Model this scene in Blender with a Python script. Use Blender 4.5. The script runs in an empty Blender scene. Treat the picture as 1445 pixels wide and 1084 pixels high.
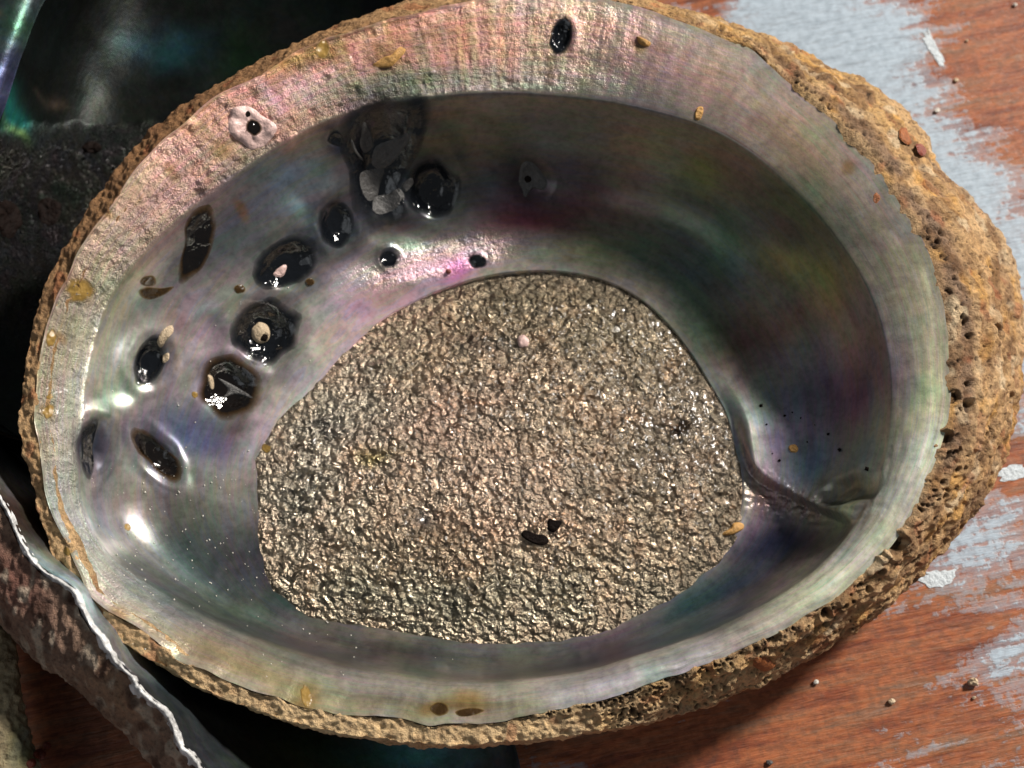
import bpy, math, random
import numpy as np
from mathutils import Vector

random.seed(7); RNG = np.random.default_rng(7)
SC = bpy.context.scene
COL = SC.collection
R = math.radians
CM = 0.01                                   # everything below is laid out in centimetres

# ------------------------------------------------------------------ camera
LENS, TILT, DIST = 67.5, R(18), 34.0
TGT = np.array([0, 0, 2.0])
FWD = np.array([0, math.sin(TILT), -math.cos(TILT)])
UPV = np.array([0, math.cos(TILT), math.sin(TILT)])
EYE = TGT - FWD * DIST
cam_d = bpy.data.cameras.new('camera'); cam = bpy.data.objects.new('camera', cam_d); COL.objects.link(cam)
cam.location = tuple(EYE * CM); cam.rotation_euler = (TILT, 0, 0)
cam_d.lens = LENS; cam_d.sensor_width = 36; cam_d.clip_start = 0.005; cam_d.clip_end = 50
cam_d.dof.use_dof = True; cam_d.dof.focus_distance = 0.325; cam_d.dof.aperture_fstop = 22.0
SC.camera = cam

# ------------------------------------------------------------------ light: a dim place, one lamp beyond the shell, one added fill
world = bpy.data.worlds.new('World'); SC.world = world; world.use_nodes = True
wn = world.node_tree.nodes; bg = wn['Background']
bg.inputs[0].default_value = (0.85, 0.92, 1.0, 1); bg.inputs[1].default_value = 0.09

def lamp(name, loc, target, power, size, col):
    d = bpy.data.lights.new(name, 'AREA'); d.shape = 'DISK'; d.size = size; d.energy = power; d.color = col
    o = bpy.data.objects.new(name, d); COL.objects.link(o); o.location = loc
    o.rotation_euler = (Vector(target) - Vector(loc)).to_track_quat('-Z', 'Y').to_euler()
    return o
lamp('key_lamp', (0.96, 0.74, 0.90), (0, 0, 0.02), 36.0, 0.22, (1.0, 0.94, 0.86))
lamp('fill_light', (-0.62, -0.95, 1.15), (0, 0, 0.02), 1.7, 1.0, (0.90, 0.95, 1.0))  # soft fill added from the near left to lift the lower-left shells

SC.view_settings.view_transform = 'Standard'; SC.view_settings.look = 'None'
SC.view_settings.exposure = 0.0; SC.view_settings.gamma = 1.0

# ------------------------------------------------------------------ small maths
KPX = 36.0 / LENS / 1445.0
def ray(u, v):
    d = FWD[None] + np.outer((np.atleast_1d(u) - 722.5) * KPX, [1, 0, 0]) + np.outer((542 - np.atleast_1d(v)) * KPX, UPV)
    return d
def unproj(u, v, z):
    d = ray(u, v); t = (np.atleast_1d(z) - EYE[2]) / d[:, 2]
    return EYE[None] + d * t[:, None]
def at(u, v, z): return unproj(u, v, z)[0]
def proj(P):
    q = P - EYE; w = q @ FWD
    return 722.5 + (q[..., 0] / w) / KPX, 542 - ((q @ UPV) / w) / KPX
PXCM = 1445 / 17.6

def sstep(a, b, x):
    t = np.clip((x - a) / (b - a), 0, 1); return t * t * (3 - 2 * t)

def _h(ix, iy, iz, s):
    h = (ix.astype(np.uint32) * np.uint32(374761393) + iy.astype(np.uint32) * np.uint32(668265263)
         + iz.astype(np.uint32) * np.uint32(2147483647) + np.uint32((s * 974711 + 1013) & 0xffffffff))
    h = (h ^ (h >> np.uint32(13))) * np.uint32(1274126177)
    h = (h ^ (h >> np.uint32(15))) * np.uint32(2246822519)
    return h ^ (h >> np.uint32(16))
def perlin(P, scale=1.0, seed=0):
    """gradient noise of points (n,3) in cm, about -1..1"""
    p = np.asarray(P, dtype=np.float64) * scale + 1000.37
    i = np.floor(p).astype(np.int64); f = p - i
    w = f * f * f * (f * (f * 6 - 15) + 10)
    out = 0
    for dx in (0, 1):
        for dy in (0, 1):
            for dz in (0, 1):
                h = _h(i[:, 0] + dx, i[:, 1] + dy, i[:, 2] + dz, seed)
                gx = (h & np.uint32(1023)).astype(np.float64) / 511.5 - 1
                gy = ((h >> np.uint32(10)) & np.uint32(1023)).astype(np.float64) / 511.5 - 1
                gz = ((h >> np.uint32(20)) & np.uint32(1023)).astype(np.float64) / 511.5 - 1
                d = gx * (f[:, 0] - dx) + gy * (f[:, 1] - dy) + gz * (f[:, 2] - dz)
                ww = (w[:, 0] if dx else 1 - w[:, 0]) * (w[:, 1] if dy else 1 - w[:, 1]) * (w[:, 2] if dz else 1 - w[:, 2])
                out = out + d * ww
    return out * 1.3
def fbm(P, scale, octs=3, seed=0, gain=0.5):
    a, o, t = 1.0, 0, 0
    for k in range(octs):
        o = o + a * perlin(P, scale * 2.03 ** k, seed + k * 17); t += a; a *= gain
    return o / t

def cat_rom(pts, n, closed=True):
    p = np.array(pts, float); m = len(p)
    s = np.linspace(0, m if closed else m - 1, n, endpoint=not closed)
    i = np.minimum(np.floor(s).astype(int), m - 1 if closed else m - 2); f = (s - i)[:, None]
    g = (lambda k: p[k % m]) if closed else (lambda k: p[np.clip(k, 0, m - 1)])
    a, b, c, d = g(i - 1), g(i), g(i + 1), g(i + 2)
    return 0.5 * (2 * b + (c - a) * f + (2 * a - 5 * b + 4 * c - d) * f ** 2 + (3 * b - a - 3 * c + d) * f ** 3)

def polar(pts, c, th):
    """closed outline (px,px[,z]) -> radius and z at pixel angles th around c"""
    q = cat_rom(pts, 4000)
    a = np.arctan2(q[:, 1] - c[1], q[:, 0] - c[0]); r = np.hypot(q[:, 0] - c[0], q[:, 1] - c[1])
    o = np.argsort(a); a, r = a[o], r[o]
    z = q[o, 2] if q.shape[1] > 2 else None
    rr = np.interp(th, a, r, period=2 * np.pi)
    return rr, (np.interp(th, a, z, period=2 * np.pi) if z is not None else None)

def gsm(A, s, axis=0, wrap=False):
    k = int(s * 3) + 1; w = np.exp(-0.5 * (np.arange(-k, k + 1) / s) ** 2); w /= w.sum()
    A = np.moveaxis(A, axis, 0)
    B = np.concatenate([A[-k:], A, A[:k]]) if wrap else np.concatenate([2 * A[:1] - A[k:0:-1], A, 2 * A[-1:] - A[-2:-k - 2:-1]])
    out = sum(w[j] * B[j:j + len(A)] for j in range(2 * k + 1))
    return np.moveaxis(out, 0, axis)

def normals(G, wrap=True):
    """normals of a grid (nu, nv, 3); v is closed when wrap"""
    du = np.gradient(G, axis=0)
    dv = (np.roll(G, -1, 1) - np.roll(G, 1, 1)) if wrap else np.gradient(G, axis=1)
    n = np.cross(du, dv); l = np.linalg.norm(n, axis=2, keepdims=True)
    return n / np.maximum(l, 1e-9)

# ------------------------------------------------------------------ objects
def tag(o, label=None, cat=None, group=None, kind=None):
    for k, v in (('label', label), ('category', cat), ('group', group), ('kind', kind)):
        if v: o[k] = v
    return o
def empty(name, loc):
    o = bpy.data.objects.new(name, None); o.location = tuple(np.array(loc) * CM); COL.objects.link(o)
    o.empty_display_size = 0.01
    return o
def link(name, me, mat, parent=None):
    o = bpy.data.objects.new(name, me); COL.objects.link(o); me.materials.append(mat)
    if parent is not None:
        o.parent = parent
        off = parent.location.copy(); pp = parent.parent
        while pp is not None: off += pp.location; pp = pp.parent
        o.location = -off                     # meshes are written in world centimetres
    return o
def mesh_np(name, V, F, smooth=True, attrs=None):
    me = bpy.data.meshes.new(name); V = np.asarray(V, np.float32) * CM; F = np.asarray(F, np.int32)
    k = F.shape[1]
    me.vertices.add(len(V)); me.vertices.foreach_set('co', V.ravel())
    me.loops.add(F.size); me.loops.foreach_set('vertex_index', F.ravel())
    me.polygons.add(len(F)); me.polygons.foreach_set('loop_start', np.arange(0, F.size, k, dtype=np.int32))
    me.update(calc_edges=True); me.validate()
    me.polygons.foreach_set('use_smooth', np.full(len(me.polygons), smooth))
    for n, a in (attrs or {}).items():
        a = np.asarray(a, np.float32)
        if a.ndim == 2:
            if a.shape[1] == 3: a = np.concatenate([a, np.ones((len(a), 1), np.float32)], 1)
            t = me.attributes.new(n, 'FLOAT_COLOR', 'POINT'); t.data.foreach_set('color', a.ravel())
        else:
            t = me.attributes.new(n, 'FLOAT', 'POINT'); t.data.foreach_set('value', a)
    return me
def grid_faces(nu, nv, wrap=True, flip=False):
    i = np.arange(nu - 1)[:, None]; j = np.arange(nv if wrap else nv - 1)[None]
    j2 = (j + 1) % nv
    a, b, c, d = i * nv + j, i * nv + j2, (i + 1) * nv + j2, (i + 1) * nv + j
    f = np.stack([a + 0 * c, b + 0 * c, c, d + 0 * c], -1).reshape(-1, 4)
    return f[:, ::-1] if flip else f

# ------------------------------------------------------------------ materials
def new_mat(name):
    m = bpy.data.materials.new(name); m.use_nodes = True
    nt = m.node_tree; b = nt.nodes['Principled BSDF']
    return m, nt, b
def N(nt, t, **kw):
    n = nt.nodes.new(t)
    for k, v in kw.items(): setattr(n, k, v)
    return n
def coords(nt, scale, rot=(0, 0, 0)):
    tc = N(nt, 'ShaderNodeTexCoord'); mp = N(nt, 'ShaderNodeMapping')
    mp.inputs['Scale'].default_value = scale; mp.inputs['Rotation'].default_value = rot; mp.inputs['Location'].default_value = (37.31, 18.73, 51.17)
    nt.links.new(tc.outputs['Object'], mp.inputs[0]); return mp.outputs[0]
def noise(nt, vec, scale, detail=3, rough=0.5):
    n = N(nt, 'ShaderNodeTexNoise'); n.inputs['Scale'].default_value = scale
    n.inputs['Detail'].default_value = detail; n.inputs['Roughness'].default_value = rough
    nt.links.new(vec, n.inputs['Vector']); return n
def ramp(nt, fac, stops):
    r = N(nt, 'ShaderNodeValToRGB'); e = r.color_ramp.elements
    while len(e) < len(stops): e.new(0.5)
    for x, (p, c) in zip(e, stops): x.position = p; x.color = (*c, 1) if len(c) == 3 else c
    nt.links.new(fac, r.inputs[0]); return r.outputs[0]
def mix(nt, fac, a, b, mode='MIX'):
    m = N(nt, 'ShaderNodeMix', data_type='RGBA', blend_type=mode)
    for sock, v in ((m.inputs[0], fac), (m.inputs[6], a), (m.inputs[7], b)):
        if isinstance(v, (int, float)): sock.default_value = v
        elif isinstance(v, tuple): sock.default_value = (*v, 1)
        else: nt.links.new(v, sock)
    return m.outputs[2]
def mth(nt, op, a, b=0.0, c=0.0):
    m = N(nt, 'ShaderNodeMath', operation=op)
    for s, v in zip(m.inputs, (a, b, c)):
        if isinstance(v, (int, float)): s.default_value = v
        else: nt.links.new(v, s)
    return m.outputs[0]
def attr(nt, name):
    return N(nt, 'ShaderNodeAttribute', attribute_name=name)
def bump(nt, b, h, strength, dist, prev=None):
    n = N(nt, 'ShaderNodeBump'); n.inputs['Strength'].default_value = strength
    n.inputs['Distance'].default_value = dist; nt.links.new(h, n.inputs['Height'])
    if prev is not None: nt.links.new(prev, n.inputs['Normal'])
    if b is not None: nt.links.new(n.outputs[0], b.inputs['Normal'])
    return n.outputs[0]

def nacre_material(name, metallic=0.45, rough=0.24, film_scale=1.0, coat=0.35, film=True, relief=0.0007):
    m, nt, b = new_mat(name); L = nt.links
    v = coords(nt, (100, 100, 100))
    colr = attr(nt, 'Col'); gr = attr(nt, 'grit')
    n1 = noise(nt, v, 0.9 * film_scale, 3, 0.55)
    n2 = noise(nt, v, 3.5 * film_scale, 4, 0.6)
    fl = attr(nt, 'flow')
    g1 = noise(nt, fl.outputs['Vector'], 1.0, 5, 0.62); g2 = noise(nt, fl.outputs['Vector'], 3.3, 4, 0.65)
    hue = ramp(nt, n1.outputs['Fac'], [(0.28, (0.62, 0.95, 0.78)), (0.42, (1.05, 0.98, 0.9)), (0.52, (1.0, 0.86, 0.95)),
                                       (0.62, (0.82, 0.93, 1.05)), (0.75, (0.95, 1.0, 0.8))])
    c = mix(nt, 0.55, colr.outputs['Color'], hue, 'MULTIPLY')
    val = ramp(nt, n2.outputs['Fac'], [(0.3, (0.88, 0.88, 0.88)), (0.7, (1.32, 1.32, 1.32))])
    c = mix(nt, 0.6, c, val, 'MULTIPLY')
    grow = ramp(nt, g1.outputs['Fac'], [(0.32, (0.62, 0.60, 0.58)), (0.47, (1, 1, 1)), (0.56, (0.9, 0.95, 0.93)), (0.7, (1.25, 1.2, 1.22))])
    c = mix(nt, 0.6, c, grow, 'MULTIPLY')
    gb = noise(nt, fl.outputs['Vector'], 1.9, 3, 0.55)
    irid = ramp(nt, gb.outputs['Fac'], [(0.34, (0.75, 1.1, 0.95)), (0.42, (1.15, 0.9, 1.05)), (0.47, (0.8, 1.1, 0.85)), (0.52, (1.2, 1.0, 0.85)), (0.57, (0.85, 0.95, 1.2)), (0.64, (1.15, 0.85, 1.0))])
    c = mix(nt, 0.5, c, irid, 'MULTIPLY')
    n5 = noise(nt, v, 8, 5, 0.7)
    c = mix(nt, 0.45, c, ramp(nt, n5.outputs['Fac'], [(0.36, (0.6, 0.6, 0.6)), (0.5, (1, 1, 1)), (0.66, (1.3, 1.28, 1.25))]), 'MULTIPLY')
    L.new(c, b.inputs['Base Color'])
    sh = attr(nt, 'shelf')
    L.new(mth(nt, 'MULTIPLY_ADD', sh.outputs['Fac'], -0.30, metallic), b.inputs['Metallic'])
    rr = mth(nt, 'MULTIPLY_ADD', n2.outputs['Fac'], 0.16, rough - 0.08)
    rr = mth(nt, 'MULTIPLY_ADD', gr.outputs['Fac'], -0.11, rr)
    L.new(rr, b.inputs['Roughness'])
    b.inputs['IOR'].default_value = 1.42
    th = mth(nt, 'MULTIPLY_ADD', n1.outputs['Fac'], 260, 280)
    if film: L.new(th, b.inputs['Thin Film Thickness']); b.inputs['Thin Film IOR'].default_value = 1.36
    b.inputs['Coat Weight'].default_value = coat; b.inputs['Coat Roughness'].default_value = 0.09
    n3 = noise(nt, v, 14, 3, 0.6)
    n4 = noise(nt, v, 45, 2, 0.6)
    g = mth(nt, 'MULTIPLY_ADD', gr.outputs['Fac'], 0.95, 0.012)
    h = mth(nt, 'MULTIPLY', mth(nt, 'MULTIPLY_ADD', n4.outputs['Fac'], 0.5, n3.outputs['Fac']), g)
    h = mth(nt, 'MULTIPLY_ADD', mth(nt, 'MULTIPLY_ADD', g2.outputs['Fac'], 0.4, g1.outputs['Fac']), 0.035, h)
    bump(nt, b, h, 1.0, relief)
    return m

def crust_material(name, rough=0.75):
    m, nt, b = new_mat(name); L = nt.links
    v = coords(nt, (100, 100, 100))
    colr = attr(nt, 'Col')
    n1 = noise(nt, v, 2.2, 5, 0.65); n2 = noise(nt, v, 11, 5, 0.7); n3 = noise(nt, v, 38, 3, 0.6)
    c = mix(nt, 0.8, colr.outputs['Color'], ramp(nt, n1.outputs['Fac'], [(0.3, (0.6, 0.5, 0.42)), (0.5, (1, 0.97, 0.92)), (0.7, (1.35, 1.3, 1.2))]), 'MULTIPLY')
    c = mix(nt, 0.75, c, ramp(nt, n2.outputs['Fac'], [(0.32, (0.42, 0.34, 0.28)), (0.48, (1, 1, 1)), (0.66, (1.4, 1.35, 1.25))]), 'MULTIPLY')
    L.new(c, b.inputs['Base Color'])
    L.new(ramp(nt, n2.outputs['Fac'], [(0.35, (rough,) * 3), (0.75, (rough - 0.28,) * 3)]), b.inputs['Roughness'])
    b.inputs['Specular IOR Level'].default_value = 0.4
    h = mth(nt, 'MULTIPLY_ADD', n3.outputs['Fac'], 0.35, n2.outputs['Fac'])
    bump(nt, b, h, 1.0, 0.0009)
    return m

def scar_material(name):
    m, nt, b = new_mat(name); L = nt.links
    v = coords(nt, (100, 100, 100))
    colr = attr(nt, 'Col')
    n1 = noise(nt, v, 9, 3, 0.6); n2 = noise(nt, v, 30, 3, 0.6); n0 = noise(nt, v, 1.4, 3, 0.6)
    c = mix(nt, 0.55, colr.outputs['Color'], ramp(nt, n1.outputs['Fac'], [(0.36, (0.30, 0.27, 0.24)), (0.5, (0.9, 0.9, 0.9)), (0.64, (1.7, 1.6, 1.5))]), 'MULTIPLY')
    c = mix(nt, 0.6, c, ramp(nt, n0.outputs['Fac'], [(0.3, (0.8, 0.85, 0.85)), (0.5, (1, 1, 1)), (0.7, (1.15, 0.98, 0.92))]), 'MULTIPLY')
    L.new(c, b.inputs['Base Color'])
    b.inputs['Metallic'].default_value = 0.8; b.inputs['Roughness'].default_value = 0.31
    b.inputs['Coat Weight'].default_value = 0.30; b.inputs['Coat Roughness'].default_value = 0.16
    th = mth(nt, 'MULTIPLY_ADD', n1.outputs['Fac'], 500, 200)
    L.new(th, b.inputs['Thin Film Thickness']); b.inputs['Thin Film IOR'].default_value = 1.36
    nw = noise(nt, v, 4, 2, 0.5)
    wv = N(nt, 'ShaderNodeVectorMath', operation='MULTIPLY_ADD'); L.new(nw.outputs['Color'], wv.inputs[0]); wv.inputs[1].default_value = (0.35, 0.35, 0.35); L.new(v, wv.inputs[2])
    vo = N(nt, 'ShaderNodeTexVoronoi', feature='SMOOTH_F1'); vo.inputs['Scale'].default_value = 6.8; vo.inputs['Smoothness'].default_value = 0.5; L.new(wv.outputs[0], vo.inputs['Vector'])
    cell = ramp(nt, vo.outputs['Color'], [(0.2, (0.55, 0.55, 0.55)), (0.8, (1.4, 1.4, 1.4))])
    L.new(mix(nt, 0.55, c, cell, 'MULTIPLY'), b.inputs['Base Color'])
    h = mth(nt, 'MULTIPLY_ADD', vo.outputs['Distance'], -1.3, mth(nt, 'MULTIPLY_ADD', n2.outputs['Fac'], 0.25, n1.outputs['Fac']))
    bump(nt, b, h, 1.0, 0.0016)
    return m

def film_material(name, col, edge, rough=0.05, spec=0.5, soft=0.72, coatw=0.8):
    """dark horny film, paler and browner where it thins out at its rim (attribute rim)"""
    m, nt, b = new_mat(name); L = nt.links
    v = coords(nt, (100, 100, 100)); n1 = noise(nt, v, 4.5, 2, 0.5); n0 = noise(nt, v, 2.6, 3, 0.5)
    a = attr(nt, 'rim')
    f = mth(nt, 'ADD', a.outputs['Fac'], mth(nt, 'MULTIPLY_ADD', n0.outputs['Fac'], 0.36, -0.18))
    c = ramp(nt, f, [(0.70, col), (1.0, edge)])
    L.new(c, b.inputs['Base Color'])
    L.new(ramp(nt, n1.outputs['Fac'], [(0.35, (rough,) * 3), (0.75, (rough + 0.14,) * 3)]), b.inputs['Roughness'])
    b.inputs['Specular IOR Level'].default_value = spec
    L.new(ramp(nt, f, [(soft, (1, 1, 1)), (1.04, (0, 0, 0))]), b.inputs['Alpha'])
    b.inputs['Coat Weight'].default_value = coatw; b.inputs['Coat Roughness'].default_value = 0.04
    bump(nt, b, n0.outputs['Fac'], 0.5, 0.0025)
    return m

def plain_material(name, col, rough=0.6, var=0.35, scale=12, bstr=0.6, metallic=0.0, spec=0.5):
    m, nt, b = new_mat(name); L = nt.links
    v = coords(nt, (100, 100, 100)); n1 = noise(nt, v, scale, 4, 0.65)
    lo = tuple(max(0, x * (1 - var)) for x in col); hi = tuple(min(1, x * (1 + var)) for x in col)
    L.new(ramp(nt, n1.outputs['Fac'], [(0.3, lo), (0.7, hi)]), b.inputs['Base Color'])
    b.inputs['Roughness'].default_value = rough; b.inputs['Metallic'].default_value = metallic; b.inputs['Specular IOR Level'].default_value = spec
    bump(nt, b, n1.outputs['Fac'], bstr, 0.0008)
    return m

def table_material():
    m, nt, b = new_mat('worn_painted_wood'); L = nt.links
    rot = (0, 0, R(-13))
    v = coords(nt, (100, 100, 100), rot)
    vs = N(nt, 'ShaderNodeMapping'); vs.inputs['Scale'].default_value = (0.13, 1, 1); L.new(v, vs.inputs[0])
    vm = N(nt, 'ShaderNodeMapping'); vm.inputs['Scale'].default_value = (0.33, 1, 1); L.new(v, vm.inputs[0])
    g1 = noise(nt, vs.outputs[0], 3.2, 6, 0.7); g2 = noise(nt, vs.outputs[0], 15, 4, 0.6)
    p1 = noise(nt, vm.outputs[0], 1.5, 6, 0.62); p2 = noise(nt, v, 6, 5, 0.65); p3 = noise(nt, vs.outputs[0], 8, 3, 0.6)
    wood = ramp(nt, g1.outputs['Fac'], [(0.25, (0.09, 0.026, 0.014)), (0.40, (0.26, 0.075, 0.036)), (0.52, (0.42, 0.145, 0.060)), (0.60, (0.34, 0.15, 0.075)), (0.75, (0.30, 0.21, 0.16))])
    wood = mix(nt, 0.38, wood, ramp(nt, g2.outputs['Fac'], [(0.35, (0.45, 0.4, 0.38)), (0.55, (1, 1, 1)), (0.75, (1.25, 1.2, 1.15))]), 'MULTIPLY')
    grime = ramp(nt, p2.outputs['Fac'], [(0.42, (1.05, 1, 1)), (0.6, (0.5, 0.5, 0.5))])
    wood = mix(nt, 0.7, wood, grime, 'MULTIPLY')
    paint = ramp(nt, p2.outputs['Fac'], [(0.3, (0.33, 0.40, 0.47)), (0.6, (0.46, 0.55, 0.64))])
    paint = mix(nt, 0.6, paint, ramp(nt, g2.outputs['Fac'], [(0.30, (0.55, 0.52, 0.52)), (0.46, (1, 1, 1))]), 'MULTIPLY')
    a = attr(nt, 'paint')
    f = mth(nt, 'ADD', a.outputs['Fac'], mth(nt, 'MULTIPLY_ADD', p1.outputs['Fac'], 1.5, -0.75))
    f = mth(nt, 'ADD', f, mth(nt, 'MULTIPLY_ADD', p3.outputs['Fac'], 0.75, -0.375))
    f = mth(nt, 'ADD', f, mth(nt, 'MULTIPLY_ADD', p2.outputs['Fac'], 0.8, -0.4))
    mask = ramp(nt, f, [(0.34, (0, 0, 0)), (0.44, (0.30, 0.30, 0.30)), (0.60, (0.42, 0.42, 0.42)), (0.68, (0.88, 0.88, 0.88)), (0.9, (1, 1, 1))])
    c = mix(nt, mask, wood, paint)
    sc = attr(nt, 'scratch')
    L.new(c, b.inputs['Base Color'])
    L.new(ramp(nt, p2.outputs['Fac'], [(0.3, (0.26,) * 3), (0.7, (0.50,) * 3)]), b.inputs['Roughness'])
    h = mth(nt, 'MULTIPLY_ADD', mask, 0.35, mth(nt, 'MULTIPLY_ADD', g2.outputs['Fac'], 0.6, g1.outputs['Fac']))
    bump(nt, b, h, 0.4, 0.0009)
    return m

M_NACRE = nacre_material('nacre', 0.72, 0.33, 1.0, 0.10)
M_DARKNACRE = nacre_material('dark_nacre', 0.85, 0.42, 0.8, 0.0, False, 0.0035)
M_CRUST = crust_material('crust')
M_SCAR = scar_material('muscle_scar')
M_BLACK = film_material('black_film', (0.004, 0.005, 0.007), (0.02, 0.022, 0.026))
M_BROWN = film_material('brown_film', (0.005, 0.003, 0.002), (0.13, 0.065, 0.012))
M_AMBER = film_material('amber_film', (0.045, 0.022, 0.004), (0.30, 0.19, 0.05), 0.2)
M_STAIN = film_material('yellow_stain', (0.34, 0.21, 0.055), (0.42, 0.30, 0.13), 0.3, 0.4, 0.6, 0.1)
M_TABLE = table_material()
M_DIMSHELL = plain_material('dimmed_shell', (0.095, 0.092, 0.09), 0.35, 0.25)  # pale shell, its colour darkened for the shade inside the pores
M_CREAM = plain_material('cream_shell', (0.62, 0.48, 0.32), 0.55, 0.3)
M_PINKSHELL = plain_material('pink_shell', (0.72, 0.50, 0.46), 0.35, 0.35, 5)
M_CHIP = plain_material('white_chip', (0.80, 0.76, 0.68), 0.5, 0.12)
M_PAINT = plain_material('pale_paint', (0.62, 0.68, 0.72), 0.45, 0.15)
M_DEBRIS = plain_material('dark_debris', (0.008, 0.004, 0.003), 0.7, 0.5, spec=0.12)
M_LEAF = plain_material('dry_leaf', (0.55, 0.30, 0.09), 0.6, 0.35)
M_RUST = plain_material('rust_crumb', (0.30, 0.10, 0.03), 0.55, 0.4)
M_RED = plain_material('red_growth', (0.24, 0.06, 0.04), 0.3, 0.4)

# ------------------------------------------------------------------ table top
TX = np.linspace(-34, 34, 240); TY = np.linspace(-26, 34, 220)
gx, gy = np.meshgrid(TX, TY, indexing='xy')
TP = np.stack([gx, gy, 0 * gx], -1).reshape(-1, 3)
paint = np.full(len(TP), 0.28)
def tblob(u, v, ru, rv, rot, amp):
    global paint
    c = at(u, v, 0.0); d = TP[:, :2] - c[:2]; a = R(rot)
    x = (d[:, 0] * math.cos(a) + d[:, 1] * math.sin(a)) / (ru / PXCM); y = (-d[:, 0] * math.sin(a) + d[:, 1] * math.cos(a)) / (rv / PXCM)
    paint = paint + amp * np.exp(-(x * x + y * y))
tblob(1150, 60, 190, 170, -20, 0.95); tblob(1300, 250, 120, 110, -40, 0.7); tblob(1440, 400, 90, 150, 0, 0.65)
tblob(1000, -40, 60, 90, 0, -0.7); tblob(1450, 100, 120, 150, 10, -0.6); tblob(1430, 560, 60, 60, 0, 0.3)
tblob(1440, 650, 60, 40, 0, -0.4); tblob(1370, 760, 110, 80, 10, 0.42); tblob(1440, 930, 90, 70, 10, 0.42)
tblob(1230, 930, 190, 60, 13, -0.45); tblob(1050, 1060, 200, 60, 13, -0.3)
tblob(100, 1010, 140, 100, 0, -0.4)
table = link('table_top', mesh_np('table_top', TP, grid_faces(220, 240, False), False, {'paint': paint}), M_TABLE)
# the board has a thickness: a skirt and an underside
V = np.array([[x, y, z] for z in (-0.004, -2.0) for x, y in ((-34, -26), (34, -26), (34, 34), (-34, 34))], float)
board = link('board', mesh_np('board', V, np.array([[3, 2, 1, 0], [4, 5, 6, 7], [0, 1, 5, 4], [1, 2, 6, 5], [2, 3, 7, 6], [3, 0, 4, 7]])[:, ::-1], False), plain_material('board_wood', (0.25, 0.09, 0.045), 0.6, 0.4, 3), table)
tag(table, 'red-brown wooden table top with worn pale blue paint', kind='structure')

# ------------------------------------------------------------------ the main shell
CEN = (715, 610)
S_OUT = [(25,600,2.9),(40,480,3.0),(62,400,3.1),(110,310,3.3),(160,240,3.4),(215,175,3.5),(290,125,3.6),(370,80,3.6),(450,42,3.6),(530,12,3.6),(600,-8,3.5),
 (700,-22,3.4),(800,-20,3.3),(900,-8,3.1),(960,8,2.9),(1040,38,2.7),(1100,62,2.5),(1170,95,2.3),(1240,130,2.1),(1290,175,2.0),(1330,240,2.0),(1380,290,1.9),
 (1415,340,1.8),(1436,400,1.7),(1442,470,1.6),(1438,560,1.5),(1420,640,1.4),(1388,705,1.3),(1340,765,1.3),(1290,822,1.3),(1240,868,1.3),(1180,908,1.4),(1100,955,1.5),
 (1030,988,1.6),(960,1008,1.7),(880,1028,1.9),(800,1040,2.0),(700,1050,2.1),(600,1052,2.2),(500,1040,2.3),(400,1018,2.4),(300,980,2.5),(220,938,2.6),
 (160,900,2.7),(110,850,2.7),(72,785,2.8),(45,690,2.8)]
N_OUT = [(50,600,3.25),(62,490,3.35),(90,400,3.5),(130,325,3.7),(180,252,3.85),(235,190,3.95),(305,138,4.0),(385,92,4.05),(462,55,4.05),(540,27,4.0),(620,8,4.0),
 (720,-6,3.95),(820,-3,3.9),(900,12,3.85),(980,40,3.8),(1060,75,3.7),(1110,115,3.65),(1165,160,3.6),(1215,215,3.6),(1265,275,3.6),(1303,335,3.6),(1325,400,3.55),
 (1338,470,3.5),(1340,540,3.45),(1335,600,3.4),(1320,660,3.3),(1298,712,3.2),(1265,762,3.1),(1225,808,3.0),(1170,852,2.95),(1110,885,2.9),(1050,912,2.9),
 (980,943,2.85),(900,972,2.8),(820,994,2.75),(740,1010,2.75),(680,1018,2.75),(600,1022,2.75),(500,1012,2.75),(420,995,2.8),(330,963,2.85),(250,922,2.9),(190,885,2.95),(150,858,3.0),
 (120,825,3.0),(88,765,3.05),(65,690,3.1)]
L_IN = [(112,620,2.75),(120,530,2.8),(145,440,2.9),(185,375,3.1),(245,315,3.3),(318,260,3.45),(398,203,3.55),(470,167,3.6),(550,145,3.6),(650,133,3.6),(750,132,3.55),
 (850,142,3.5),(930,158,3.45),(1000,181,3.4),(1060,215,3.35),(1110,258,3.3),(1160,310,3.3),(1200,365,3.3),(1230,420,3.3),(1249,480,3.25),(1257,540,3.2),(1255,600,3.1),
 (1245,655,3.0),(1225,708,2.9),(1190,763,2.75),(1140,813,2.65),(1080,853,2.55),(1000,890,2.5),(900,926,2.45),(800,950,2.4),(700,960,2.35),(600,957,2.35),(500,942,2.3),(400,914,2.3),
 (300,872,2.15),(220,828,2.15),(160,785,2.25),(122,735,2.45),(108,680,2.65)]
K_SC = [(372,690),(378,640),(400,598),(440,555),(482,507),(530,460),(590,425),(660,400),(720,388),(790,386),(850,397),(900,421),(940,456),(975,500),(1002,543),
 (1025,585),(1038,635),(1048,680),(1045,720),(1022,775),(980,815),(920,852),(850,885),(780,898),(700,902),(620,892),(540,880),(480,868),(430,853),(393,820),(377,765)]
NT = 1600
TH = np.linspace(-np.pi, np.pi, NT, endpoint=False)
def ring(pts, th=TH, z=None, dr=0.0):
    r, zz = polar(pts, CEN, th)
    if z is not None: zz = z
    r = r + dr
    return unproj(CEN[0] + r * np.cos(th), CEN[1] + r * np.sin(th), zz), r
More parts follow.
